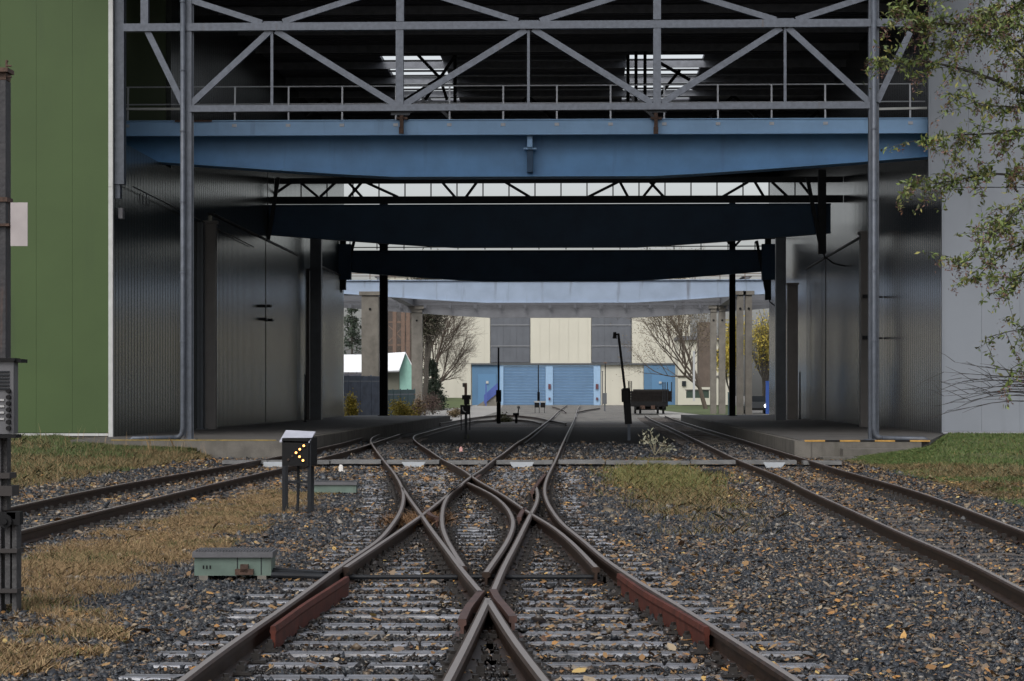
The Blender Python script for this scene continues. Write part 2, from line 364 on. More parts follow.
while Y < 57 and cnt < 96:
    a1, c1, a2, b2 = (xat(RP[k], Y) for k in ('A1', 'C1', 'A2', 'B2'))
    if a1 is None or c1 is None: Y += .6; continue
    if a2 is not None and b2 is not None and Y > 42 and a2-b2 > 1.3:
        for l, r in ((a1, b2), (a2, c1)):
            sleeper('sleeper', jun, (l+r)/2, Y, abs(r-l)+1.05, TH, woodd); cnt += 1
    else:
        sleeper('sleeper', jun, (a1+c1)/2, Y, c1-a1+1.0+random.uniform(-.12, .25), TH*.8, wood); cnt += 1
    for k, pth in RP.items():
        x = xat(pth, Y)
        if x is not None and Y < 45:
            bolts.obox((x, Y, -.142), .34, .17, .018, 0)
            for sx in (-1, 1):
                bolts.obox((x+sx*.1, Y, -.12), .05, .07, .045, 0); bolts.obox((x+sx*.1, Y, -.093), .028, .028, .03, .4)
    Y += .6
stuff(build('fastenings', bolts, mat('oily black fastenings', (.022, .018, .016), .5, var=.4, vscale=20), jun))
# drive rods crossing the sleepers
rod = MB(); rod.tube([G(272,575,-.1), G(345,577,-.1)], .025); rod.tube([G(345,577,-.1), G(600,577,-.1)], .02)
rod.beam(G(275,571,-.1), G(325,575,-.12), .12, .06)
build('drive_rod', rod, dark, jun)
# right track
def track(name, label, pa, pb, loc, ymax_ind, mwood):
    t = thing(name, label, 'railway track', loc)
    A = rail_path(pa, 10); B = rail_path(pb, 10)
    build('rail', sweep(MB(), A), railm, t); build('rail', sweep(MB(), B), railm, t)
    # sleepers follow the centre line
    bo = MB(); rest = MB(); n = 0; s = 0; last = None
    for i in range(len(A)-1):
        a = A[i]; seg = A[i+1]-a; L = seg.length
        while s < L:
            p = a+seg*(s/L); d = seg.normalized(); nr = Vector((d.y, -d.x, 0))
            q = min(B, key=lambda b: abs((b-p).dot(d)))
            if abs((q-p).dot(d)) < .6 and .9 < (q-p).length < 2.2:
                side = 1 if (q-p).dot(nr) > 0 else -1
                c = p+nr*side*.72; ang = math.atan2(nr.y, nr.x)
                if n < 96 and p.y < ymax_ind: sleeper('sleeper', t, c.x, c.y, 2.5, ang, mwood); n += 1
                else:
                    m2 = sleeper(None, None, c.x, c.y, 2.5, ang, mwood); rest.add(m2.v, m2.f)
                if p.y < 50:
                    for e in (p, p+nr*side*1.44):
                        bo.obox((e.x, e.y, -.14), .32, .16, .02, ang)
                        for sx in (-1, 1): bo.obox(Vector((e.x, e.y, -.115))+nr*sx*.1, .05, .07, .05, ang)
            s += .62
        s -= L
    if rest.v: stuff(build('far_sleepers', rest, mwood, t))
    if bo.v: stuff(build('fastenings', bo, MATS['oily black fastenings'], t))
    return A, B
J = [(1110,632),(1024,590),(966,560),(916,539),(857.5,512.7),(799,486),(788,480),(739,460),(720,451),(694,438.6),(670.5,427.6),(656.4,421.5),(645,416.5)]
K = [(1110,562),(1024,531),(975,512),(916,491),(872,478.5),(837.5,468.8),(802,457.8),(771.7,448.6),(746,440.6),(720,433),(701,427.5),(682,421.6),(665,416.6)]
RA, RB = track('railway_track', 'single straight track on the right, running past the grass bank into the hall', J, K, (3, 30, -.15), 75, woodd)
Lr = [(-60,521),(14.7,506),(73.5,493.3),(141,480.5),(205.7,469.3),(250,461.5),(295,453),(335,444.5),(360,438),(385,431.5)]
Mr = [(-60,551),(23.5,529.5),(88,513.4),(147,499.5),(205.7,485.5),(250,475.2),(279,468.5),(320,458),(352,449.5),(380,440.5),(400,434)]
LA, LB = track('railway_track', 'rusty track on the left, curving in front of the green building toward the platform', Lr, Mr, (-6, 40, -.15), 75, woodd)
far = thing('railway_track', 'far switch tracks curving to the left before the blue roller doors', 'railway track', (-2, 150, -.15))
for pts in ([(440,423),(480,417.3),(503.5,416),(527,417),(550.5,420),(566,423)], [(470,421),(510.5,419),(527,420),(541,423)], [(552,410),(562,412),(566,414)], [(600,411),(586,412.5),(576,414)]):
    build('rail', sweep(MB(), smooth(spline([G(*p) for p in pts], 1.0), 6)), railm, far)

# ------------------------------------------------------------ platforms
pl = thing('platform', 'low concrete platform along the left hall wall with a yellow edge line', 'platform', (-10.7, 60, -.18))
build('paving', MB().box((XL-.2, 59.62, -.25), (-8.02, 131, PZ)), plat, pl)
build('edge_kerb', MB().box((XL+.8, 59.45, -.3), (-7.85, 59.615, PZ-.015)).box((-8.018, 59.62, -.3), (-7.85, 131, PZ-.015)), platf, pl)
build('edge_line', MB().box((XL+.9, 59.44, PZ-.008), (-8.1, 59.60, PZ+.004)), yellow, pl)
pr = thing('platform', 'low concrete platform along the right hall wall with black and amber edge stripes', 'platform', (8, 60, -.18))
build('paving', MB().add([(x, y, z) for z in (-.25, PZ) for x, y in ((5.52, 59.82), (8.85, 59.82), (XR, 69.9), (XR+.3, 70.05), (XR+.3, 137), (5.52, 137))], [(5,4,3,2,1,0),(6,7,8,9,10,11)]+[(i, (i+1)%6, (i+1)%6+6, i+6) for i in range(6)]), plat, pr)
build('edge_kerb', MB().box((5.35, 59.65, -.3), (8.6, 59.815, PZ-.015)).box((5.35, 59.82, -.3), (5.517, 131, PZ-.015)).box((5.33, 59.60, -.3), (5.75, 59.648, PZ-.04)), platf, pr)
ms, ma = MB(), MB(); x = 5.6; k = 0
while x < 8.5:
    (ms if k % 2 else ma).box((x, 59.64, PZ-.035), (x+(.38 if k % 2 else .52), 59.86, PZ+.004)); x += .38 if k % 2 else .52; k += 1
build('amber_stripe', ma, amber, pr); build('black_stripe', ms, black, pr)
# low concrete steps and slabs beside the platforms
tag(build('concrete_slab', MB().box(G(190, 452, -.12), G(262, 452, -.12)+Vector((0, 2.2, -.1))), plat), 'flat grey slab in the grass before the left platform', 'slab')
tag(build('concrete_slab', MB().box((5.9, 57.9, -.25), (7.3, 58.85, -.09)).box((6.5, 58.87, -.25), (8.8, 59.6, .1)), platf), 'stepped concrete slab at the grass edge of the right platform', 'slab')

# ------------------------------------------------------------ clad walls
def ribwall(x, y0, y1, z0, z1, side, pitch=.45, dep=.006):
    mb = MB(); y = y0; prof = []
    while y < y1-1e-6:
        for dy, dx in ((0, 0), (pitch*.45, 0), (pitch*.55, dep), (pitch*.9, dep)):
            if y+dy < y1: prof.append((y+dy, dx))
        y += pitch
    prof.append((y1, 0)); n = len(prof)
    for zz in (z0, z1):
        for yy, dx in prof: mb.v.append((x+dx*side, yy, zz))
    for i in range(n-1): mb.f.append((i, i+1, n+i+1, n+i))
    for zz in (z0, z1):      # close as a thick panel
        for yy in (y0, y1): mb.v.append((x-side*.15, yy, zz))
    b = 2*n
    mb.f.append((b, b+1, b+3, b+2)); mb.f.append((0, b, b+2, n)); mb.f.append((n-1, b+1, b+3, 2*n-1))
    return mb
def panels(x0, x1, y, z0, z1, w, seam=.012, joints=()):
    mb = MB(); x = x0; zs = [z0]+list(joints)+[z1]
    while x < x1-1e-3:
        xe = min(x1, x+w)
        for a, b in zip(zs[:-1], zs[1:]): mb.box((x+seam/2, y, a+.004), (xe-seam/2, y+.06, b-.004))
        x += w
    return mb
BH = 17
# left green building
gb = thing('green_building', 'tall building with smooth dark green cladding and a white corner trim', 'building', (-25, YL, 0))
build('front_wall', panels(XL-.12-27*1.02, XL-.12, YL, .42, BH, 1.02, .005, ()), green, gb)
build('wall_core', MB().box((-41, YL+.065, -.2), (XL-.17, 125, 8.7)).box((-41, YL+.065, 8.7), (XL-1.7, 125, BH)).box((XL-1.7, YL+.065, 8.7), (XL-.17, YL+2.4, BH)).box((XL-1.7, 73, 8.7), (XL-.17, 125, BH)), mat('green seam', (.04, .06, .024), .6), gb)
build('corner_trim', MB().box((XL-.118, YL-.03, .30), (XL+.004, YL+.12, 7.3)).box((XL-.118, YL-.03, 7.308), (XL+.004, YL+.12, BH)), white, gb)
build('base_flashing', MB().box((-41, YL-.04, .335), (XL-.12, YL+.06, .405)), white, gb)
build('plinth', MB().box((-41, YL-.0, -.3), (XL-.12, YL+.06, .33)), platf, gb)
sw = build('side_wall', ribwall(XL, YL+.13, 125, PZ, 8.7, 1), inner, gb)
build('upper_side_wall', ribwall(XL, 73, 125, 8.703, 15.4, 1), inner, gb)
# light upper stripe that the photo shows between the girders
for (ya, yb, nm) in ((80.6, 93.9, 'sliding_door'), (94.2, 104.5, 'sliding_door'), (110.5, 124, 'sliding_door')):
    d = build(nm, ribwall(XL+.07, ya, yb, PZ+.05, 7.8, 1, .3, .009), doorm, gb)
    build('door_track', MB().box((XL+.03, ya, 7.82), (XL+.12, yb, 7.9)), dark, d)
build('post', MB().box((XL+.015, YL+.15, 7.4), (XL+.28, YL+.5, BH-.5)).box((XL+.03, YL+.2, 7.0), (XL+.16, YL+.45, 7.39)), galvd, gb)
build('wall_lamp', MB().obox((XL+.14, YL+.5, 6.6), .12, .3, .3), cabinet, gb)
# hose hooks and cable tray on the wall
ct = MB(); ct.tube([(XL+.16, YL+2, 7.5), (XL+.16, 90, 7.3)], .02, 5)
for k in range(3): ct.tube([(XL+.35+.1*k, YL+2.1, 7.3), (XL+.32+.1*k, YL+2.1, 7.05), (XL+.40+.1*k, YL+2.1, 6.95), (XL+.46+.1*k, YL+2.1, 7.08)], .015, 5)
build('cable_run', ct, dark, gb)
# right grey building
gr = thing('grey_building', 'tall building with pale grey cladding behind the overhanging tree', 'building', (25, YR, 0))
build('front_wall', panels(XR, XR+27*1.15, YR, .38, 5.3, 1.15, .006).add(*(lambda m: (m.v, m.f))(panels(XR, XR+27*1.15, YR, 5.3, 7.75, 1.15, .006))).add(*(lambda m: (m.v, m.f))(panels(XR-.4, XR-.4+28*1.15, YR, 7.77, BH, 1.15, .006))), greyclad, gr)
build('wall_core', MB().box((XR+.17, YR+.065, -.2), (40, 137, BH)), mat('grey seam', (.15, .15, .17), .6), gr)
build('corner_trim', MB().box((XR-.045, YR-.025, .34), (XR-.002, YR+.1, 7.74)).box((XR-.45, YR-.025, 7.77), (XR-.402, YR+.1, BH)), greyclad, gr)
build('soffit_trim', MB().box((XR-.45, YR-.03, 7.70), (XR+.25, YR-.002, 7.765)), white, gr)
build('plinth', MB().box((XR, YR-.0, -.3), (40, YR+.06, .30)), platf, gr)
build('base_flashing', MB().box((XR, YR-.035, .305), (40, YR+.05, .375)), mat('grey flashing', (.33, .34, .38), .5), gr)
build('side_wall', ribwall(XR, YR+.13, 137, PZ, 7.7, -1), innerR, gr)
build('upper_side_wall', ribwall(XR, YR+.13, 137, 7.703, 15.4, -1), innerR, gr)
for (ya, yb) in ((87.5, 103.5), (104, 113)):
    d = build('sliding_door', ribwall(XR-.07, ya, yb, PZ+.05, 7.6, -1, .3, .009), innerR, gr)
    build('door_rail', MB().box((XR-.12, ya, 7.62), (XR-.03, yb, 7.7)), dark, d)
for (y, z) in ((84.2, 5.05), (84.2, 3.55)):
    build('wall_fitting', MB().tube([(XR-.03, y, z), (XR-.55, y, z), (XR-.7, y, z+.02)], .04, 6).obox((XR-.65, y, z+.03), .22, .2, .12), dark, gr)
for (y, z) in ((86.5, 5.35), (87.2, 4.85)):
    pass
for px, py in ((268, 306), (263, 306), (270, 320), (264, 319)): build('wall_fitting', MB().obox(P(px, py, (XL+.25)/((px-VPX)/F)), .25, .5, .1), dark, gb)
# small door handles / posts standing by the walls
for px, py0, py1, Y, lab in ((305, 376, 422, 99, 'thin dark pipe standing against the left hall wall'), (800, 373, 419, 112, 'thin dark pipe standing against the right hall wall, farther back'), (860, 369, 425, 86, 'thin dark pipe standing by the grey column at the right hall wall')):
    a = P(px, py0, Y); b = Vector((a.x, a.y, PZ))
    o = tag(build('wall_pipe', MB().tube([b, a, a+Vector((.0, -.1, .05))], .035, 6).disc(b+Vector((0, 0, .02)), .08, .04, 'z'), dark), lab, 'pipe', 'pipes by the hall walls')

# ------------------------------------------------------------ roof of the hall
rf = thing('hall_roof', 'dark corrugated hall roof with purlins spanning between the two buildings', 'roof', (-1, 95, 15.5))
RZ = 15.5
SK = [(-8.6, -6.1, 94.6, 110), (1.6, 4.8, 94.6, 110)]
deck = MB()
x0, x1 = XL-1.5, XR+.5
xs = sorted({x0, x1, *[s[0] for s in SK], *[s[1] for s in SK]})
for a, b in zip(xs[:-1], xs[1:]):
    sk = [s for s in SK if s[0] <= a and b <= s[1]]
    if sk: deck.box((a, 61.5, RZ), (b, 94.6, RZ+.15)); deck.box((a, 110, RZ), (b, 131, RZ+.15))
    else: deck.box((a, 61.5, RZ), (b, 131, RZ+.15))
y = 62.0
while y < 130.5:
    deck.box((x0, y, RZ-.05), (-8.6, y+.12, RZ-.002)) if 94.5 < y < 110 else deck.box((x0, y, RZ-.05), (x1, y+.12, RZ-.002)); y += .5
build('roof_deck', deck, darkroof, rf)
pm = MB(); y = 64
while y < 130: pm.box((x0, y, RZ-.34), (x1, y+.09, RZ-.055)); y += 4.6
sb_ = MB(); y = 96.2
while y < 110:
    for s in SK: sb_.box((s[0], y, RZ-.05), (s[1], y+.1, RZ+.03))
    y += 1.5
build('purlin', pm, purl, rf); build('skylight_bar', sb_, dark, rf)
build('rear_fascia', MB().box((x0, 130.0, 13.5), (x1, 130.2, RZ-.01)), dark, rf)
lt = thing('lattice_girder', 'dark open lattice beam against the sky above the second girder', 'girder', (-1, 97.2, P(500, 202, 97.2).z)); yE = 97.2
def zy(py): return P(500, py, yE).z
tr = MB().box((XL+.02, yE, zy(203.2)), (XR-.02, yE+.2, zy(196))).box((XL+.02, yE-.02, zy(183)), (XR-.02, yE+.2, zy(177.5)))
build('chord', tr, dark, lt)
for k, px in enumerate(range(275, 830, 26)): a = P(px, 196, yE+.1); build('hanger', MB().beam((a.x, a.y, zy(197)), (a.x, a.y, zy(182)), .05, .05), dark, lt)
for (p0, p1) in (((365,182),(398,197)), ((505,182),(530,197)), ((442,182),(455,197)), ((477,182),(466,197)), ((588,197),(618,182)), ((620,182),(628,197)), ((655,182),(643,197)), ((650,182),(664,197)), ((722,197),(748,182)), ((755,182),(764,197)), ((772,182),(788,197)), ((348,182),(362,197)), ((362,182),(349,197)), ((300,182),(318,197)), ((336,182),(320,197)), ((800,182),(812,197)), ((270,197),(292,182))):
    build('diagonal', MB().beam(P(p0[0], p0[1], yE+.1), P(p1[0], p1[1], yE+.1), .09, .11), dark, lt)
# cross frames under the roof
fr = MB()
for Y in (108.,):
    fr.box((x0, Y, 13.1), (x1, Y+.2, 13.4))
    xx = x0; s = 1
    while xx < x1-2:
        fr.beam((xx, Y+.1, 13.35 if s > 0 else RZ), (xx+2.4, Y+.1, RZ if s > 0 else 13.35), .12, .14); s = -s; xx += 2.4
for (p0, p1) in (((418,55),(440,78)), ((440,78),(447,100)), ((440,78),(405,100)), ((455,56),(425,100)), ((636,50),(636,104)), ((645,50),(645,104)), ((655,60),(690,80)), ((680,70),(660,95)), ((455,55),(455,103)), ((628,55),(628,103))):
    fr.beam(P(p0[0], p0[1], 93), P(p1[0], p1[1], 93), .13, .12)
build('roof_bracing', fr, dark, rf)

# ------------------------------------------------------------ fish-belly girders
def girder(label, Y, pxl, pxr, ytop, yend, ymid, m, flange=.28, depth=.5, group='fish belly girders spanning the hall', kneel=.3, web=True):
    Lp = P(pxl, ytop, Y); Rp = P(pxr, ytop, Y); z1 = Lp.z*.5+Rp.z*.5
    ze = P(pxl, yend, Y).z; zm = P((pxl+pxr)/2, ymid, Y).z
    g = thing('girder', label, 'girder', ((Lp.x+Rp.x)/2, Y, zm), group)
    Wd = Rp.x-Lp.x; bot = [(Lp.x, ze)]
    for t in (.1, .2, .28, .34): 
        s = t/.34; bot.append((Lp.x+Wd*t, ze+(zm-ze)*(1-(1-s)**1.15) if s < 1 else zm))
    for t in (.66, .72, .8, .9, 1.0):
        s = (1-t)/.34; bot.append((Lp.x+Wd*t, ze+(zm-ze)*(1-(1-s)**1.15) if s < 1 else zm))
    poly = bot+[(Rp.x, z1-.06), (Lp.x, z1-.06)]
    build('web', MB().prism(poly, Y+.12, Y+.12+depth-.24), m, g)
    fl = MB().box((Lp.x, Y, z1-.058), (Rp.x, Y+depth, z1))
    for i in range(len(bot)-1):
        a, b = bot[i], bot[i+1]
        fl.add([(a[0], Y, a[1]-.05), (b[0], Y, b[1]-.05), (b[0], Y+depth, b[1]-.05), (a[0], Y+depth, a[1]-.05), (a[0], Y, a[1]-.002), (b[0], Y, b[1]-.002), (b[0], Y+depth, b[1]-.002), (a[0], Y+depth, a[1]-.002)],
               [(0,3,2,1),(4,5,6,7),(0,1,5,4),(1,2,6,5),(2,3,7,6),(3,0,4,7)])
    build('flange', fl, m, g)
    return g, Lp, Rp, z1, zm, bot
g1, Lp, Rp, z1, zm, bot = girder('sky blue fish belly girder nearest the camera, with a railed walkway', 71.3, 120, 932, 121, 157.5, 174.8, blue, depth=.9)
fz0, fz1 = P(500, 134, 70.6).z, P(500, 120.5, 70.6).z
build('walkway_fascia', MB().box((Lp.x, 70.55, fz0), (Rp.x-.25, 70.62, fz1)).box((Lp.x, 70.5, fz0-.03), (Rp.x-.25, 70.7, fz0-.002)).box((Lp.x, 70.5, fz1+.002), (Rp.x-.25, 70.66, fz1+.03)), mat('lit blue fascia paint', (.23, .41, .66), .45, var=.1, vscale=1, dirt=((.15, .27, .44), 3, .62)), g1)  # lighter copy of the girder blue, the lit front put into the colour
build('walkway_deck', MB().box((Lp.x, 70.63, fz1-.1), (Rp.x-.25, 72.3, fz1-.03)), galvd, g1)
rl = MB(); ztop = P(500, 85.5, 70.65).z; zmid = P(500, 103, 70.65).z; zt2 = P(500, 86.5, 70.65).z
rl.tube([(Lp.x+.1, 70.68, ztop), (Rp.x-.3, 70.68, ztop)], .022, 6); rl.tube([(Lp.x+.1, 70.68, zmid), (Rp.x-.3, 70.68, zmid)], .02, 6)
for px in [128]+[235+53.65*k for k in range(12)]+[910]:
    a = P(px, 100, 70.66); rl.beam((a.x, 70.62, fz1-.15), (a.x, 70.68, ztop), .05, .05); rl.obox((a.x, 70.535, fz1-.13), .14, .03, .09)
build('railing', rl, mat('pale galvanised railing', (.42, .44, .48), .45, metal=.2, var=.15, vscale=8), g1)
a = P(530, 150, 71.1)
br = MB().box((a.x-.08, 70.75, P(530, 148, 71).z), (a.x+.08, 71.3, fz0-.04)).box((a.x-.2, 70.9, P(530, 148, 71).z-.05), (a.x+.2, 71.3, P(530, 148, 71).z))
build('hoist_bracket', br, mat('lit blue fascia paint', (0, 0, 0)), g1); build('hoist_guide', MB().box((a.x-.09, 71.0, P(530, 172, 71).z), (a.x+.09, 71.35, P(530, 148, 71).z-.06)), navy, g1)
tb = MB()
for a_, b_ in ((124, 182), (878, 927)): tb.beam(P(a_, 109, 70.6), P(b_, 109-1*(a_ > 500), 70.6), .05, .07)
build('toe_bar', tb, white, g1)
build('rust_patch', MB().box(P(175, 120.5, 70.5), P(212, 121.8, 70.5)+Vector((0, -.03, 0))), rust, g1)
for px in (403, 657):
    c = P(px, 118, 70.45); hb = MB().box((c.x-.09, 70.3, c.z-.3), (c.x+.02, 70.49, c.z+.35)).box((c.x-.2, 70.35, c.z-.05), (c.x+.15, 70.49, c.z+.02)).obox((c.x-.04, 70.3, c.z-.4), .14, .14, .2)
    build('hanger_clamp', hb, rust, g1)
g2 = girder('shade-darkened blue fish belly girder behind the sky blue one', 95.5, 262, 831, 204, 233, 246, navy)[0]
g3 = girder('lower shade-darkened blue girder, third from the camera', 123, 335, 777, 250, 270, 280.5, navy)[0]
g4 = girder('weathered girder coloured pale blue as in daylight beyond the hall', 150, 330, 790, 279.5, 292, 302, paleblue)[0]
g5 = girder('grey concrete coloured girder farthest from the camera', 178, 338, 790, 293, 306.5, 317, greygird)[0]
rb = MB()
for zz in (.0, .3, .6): 
    a = P(340, 294+3+zz*12, 177.8); b = P(788, 294+3+zz*12, 177.8); rb.beam(a, b, .06, .07)
for k in range(18): a = P(350+25*k, 306, 177.7); rb.obox(a, .18, .15, .3)
build('rib', rb, mat('dark grey rib', (.10, .105, .12), .6), g5)
st = MB()
for px in range(345, 790, 22): a = P(px, 286, 149.9); 
# small rails on the tops of G3 / G4
hr = MB()
for px in range(350, 780, 27): a = P(px, 249.5, 122.9); hr.beam(a, a+Vector((0, 0, .42)), .05, .05)
a = P(345, 247.5, 122.9); b = P(775, 246, 122.9); hr.beam(a, b, .05, .05)
build('railing', hr, dark, g3)
hr = MB()
for px in range(345, 780, 25): a = P(px, 279, 149.9); hr.beam(a, a+Vector((0, 0, .5)), .05, .05)
for yy in (276, 273.5): hr.beam(P(340, yy, 149.9), P(788, yy, 149.9), .04, .04)
build('railing', hr, brownst, g4)
# end brackets hanging on the girder ends
for g, Y, px, y0, y1, s in ((g2, 95.2, 264, 170, 262, 1), (g2, 95.2, 822, 170, 254, -1), (g3, 122.7, 343, 235, 290, 1), (g3, 122.7, 768, 235, 300, -1)):
    a = P(px, y0, Y); b = P(px, y1, Y); q = MB().beam(a, b, .32, .3, (0, 1, 0)).beam(a+Vector((s*.6, 0, -.3)), b+Vector((s*.1, 0, .5)), .15, .15)
    q.tube([b+Vector((0, 0, .3)), b+Vector((-s*.1, 0, -.1)), b+Vector((-s*.5, 0, -.4)), b+Vector((-s*1.0, 0, -.5))], .035, 6)
    build('end_bracket', q, dark, g)
# bulky dark box inside ends of G3
for px in (340, 773): a = P(px, 262, 122.6); build('end_carriage', MB().obox(a, 1.2, .5, 1.9), navy, g3)

# ------------------------------------------------------------ columns
def column(label, pxa, pxb, Y, ztop, m, dep=.45, base=PZ, name='column', group='steel columns inside the hall'):
    a = P(pxa, 300, Y); b = P(pxb, 300, Y); w = b.x-a.x
    t = thing(name, label, 'column', ((a.x+b.x)/2, Y, base), group)
    build('shaft', MB().box((a.x, Y, base+.02), (a.x+w*.22, Y+dep, ztop)).box((b.x-w*.22, Y, base+.02), (b.x, Y+dep, ztop)).box((a.x+w*.22, Y+dep*.25, base+.02), (b.x-w*.22, Y+dep*.75, ztop)), m, t)
    build('base_plate', MB().box((a.x-.1, Y-.1, base), (b.x+.1, Y+dep+.1, base+.03)), m, t)
    return t
def boxcol(label, pxa, pxb, Y, ztop, m, dep=.45, base=PZ, group='steel columns inside the hall'):
    a = P(pxa, 300, Y); b = P(pxb, 300, Y)
    t = thing('column', label, 'column', ((a.x+b.x)/2, Y, base), group)
    build('shaft', MB().box((a.x, Y, base), (b.x, Y+dep, ztop)), m, t)
    build('cap', MB().box((a.x-.05, Y-.05, ztop+.002), (b.x+.05, Y+dep+.05, ztop+.1)), m, t)
    return t
boxcol('brown grey boxed column at the left hall wall beside the downpipe', 204.5, 215.5, 78.5, 7.36, colm, .35)
column('dark column at the left hall wall right behind the downpipe', 192, 203, 77.8, 7.36, cold, .4)
boxcol('dark boxed column in the middle of the left hall wall', 310, 321, 107.5, 9.3, cold, .5)
boxcol('slim brown column just in front of the middle left column', 304, 309.5, 108.5, 7.36, colm, .5)
boxcol('brown grey column behind the right downpipe at the hall wall', 861, 868, 84.3, 7.36, colm, .6)
boxcol('dark boxed column left of two at the right hall wall', 776, 786, 107.0, 9.3, cold, .5)
boxcol('short brown grey column right of two at the right hall wall', 787.5, 798, 111.5, 6.8, colm, .5)
for px, side, lab in ((383.5, -1, 'slender black double column at the left end of the hall'), (733.5, 1, 'slender black column at the right end of the hall')):
    t = column(lab, px-4, px+(4 if side < 0 else 2), 129.2, 12.36, black, .35)
    a = P(px, 300, 129.3); b = MB()
    for s in (-1, 1): b.beam((a.x, 129.4, 9.75), (a.x+s*.75, 129.4, 10.55), .12, .12)
    b.beam((a.x-2.5, 129.4, 10.25), (a.x+2.5, 129.4, 10.25), .06, .06)
    build('knee_brace', b, black, t)
def concol(label, pxa, pxb, Y, m=None, pair=False):
    m = m or conc; a = P(pxa, 300, Y); b = P(pxb, 300, Y); top = 8.0 if Y < 160 else 8.15
    t = thing('concrete_pillar', label, 'pillar', ((a.x+b.x)/2, Y, gz(Y)), 'concrete runway pillars beyond the hall')
    build('shaft', MB().box((a.x, Y, gz(Y)-.1), (b.x, Y+.7, top)), m, t)
    build('corbel', MB().box((a.x-.15, Y-.1, top+.003), (b.x+.15, Y+.8, top+.25)), m, t)
    build('bolt', MB().disc(((a.x+b.x)/2, Y-.02, top-.9), .08, .06), black, t)
concol('wide concrete pillar left of the slender black double column', 361.5, 378.5, 150)
concol('concrete pillar beside the bare tree on the left', 411.5, 422, 178)
for lab, a, b, Y in (('left half of the far concrete pillar pair on the right', 710.5, 716.5, 178), ('right half of the far concrete pillar pair on the right', 719, 725.5, 178), ('left half of the near concrete pillar pair on the right', 737, 743.5, 150), ('right half of the near concrete pillar pair on the right', 745.5, 752, 150)): concol(lab, a, b, Y)
# runway beams linking pillars
for nm, X0, lab in (('runway_beam', -13.7, 'grey crane runway beam on the left pillars beyond the hall'), ('runway_beam', 10.4, 'grey crane runway beam on the right pillars beyond the hall')):
    tag(build(nm, MB().box((X0-.15, 150.6, 8.42), (X0+.15, 182, 9.2)).box((X0-.3, 150.6, 9.21), (X0+.3, 182, 9.27)).box((X0-.3, 150.6, 8.36), (X0+.3, 182, 8.415)), greygird), lab, 'beam')
# brown frame behind the left pillars
bf = thing('steel_frame', 'rusty brown steel frame tower behind the concrete pillars on the left', 'frame', (P(395, 400, 199).x, 199, gz(199)))
for px in (386, 394.5, 403, 408):
    a = P(px, 300, 199); build('post', MB().box((a.x-.16, 199, gz(199)), (a.x+.16, 199.3, P(px, 305, 199).z)), brownst, bf)
q = MB()
for py in (322, 345, 365, 380): q.beam(P(385, py, 199.15), P(410, py, 199.15), .12, .12)
q.beam(P(385, 345, 199.15), P(408, 322, 199.15), .08, .08); q.beam(P(385, 322, 199.15), P(408, 345, 199.15), .08, .08)
build('cross_bar', q, brownst, bf)

# ------------------------------------------------------------ front portal truss
YT = 60.2
def T(px, py): return P(px, py, YT)
tt = thing('portal_truss', 'galvanised lattice truss across the front of the hall', 'truss', T(530, 108))
def mem(name, pts, w=.2, d=.18):
    mb = MB()
    for a, b in pts: mb.beam(T(*a), T(*b), d, w)
    # gives flat plate look: w in the picture plane
    return build(name, mb, galv, tt)
mem('lower_chord', [((190, 109), (870, 105.5))], .17, .2)
mem('upper_chord', [((124, 28), (906, 23))], .2, .22)
mem('top_chord', [((120, -17), (960, -20))], .2, .22)
mem('heavy_post', [((400.3, 22), (400.3, -18))], .2, .2); mem('heavy_post', [((399.8, 106), (399.8, 29))], .19, .2)
mem('heavy_post', [((657, 20), (657, -18))], .2, .2); mem('heavy_post', [((657, 104), (657, 27))], .19, .2)
mem('heavy_post', [((145, 27), (145, -18))], .2, .2)
for px, y0, y1 in ((272, 31, 107), (528.5, 30, 106), (785, 28, 104)): mem('hanger', [((px, y0), (px, y1))], .07, .07)
for a, b in (((147, 30), (183.5, 105)), ((190, 105), (270, 31)), ((276, 31), (396, 105)), ((404, 105), (526, 30)), ((533, 29), (652, 103)), ((662, 103), (781, 28)), ((788, 28), (869, 102)), ((877, 102), (910, 32))): mem('diagonal', [(a, b)], .16, .1)
for a, b in (((190, 0), (262, 23)), ((283, 22), (398, -15)), ((402, -15), (518, 21)), ((540, 21), (655, -15)), ((660, -15), (776, 20)), ((796, 20), (870, -4)), ((190, 0), (150, -12))): mem('brace', [(a, b)], .15, .1)
mem('brace', [((872, -4), (905, -14))], .15, .1)
for px, py in ((272, 27), (529, 26), (785, 24), (400, 108), (657, 105.5)):
    c = T(px, py); build('gusset_plate', MB().obox(c+Vector((0, .13, 0)), .5, .02, .34), galv, tt)
rp = mem('upper_chord', [((906, 23), (914, 23))], .2, .2)
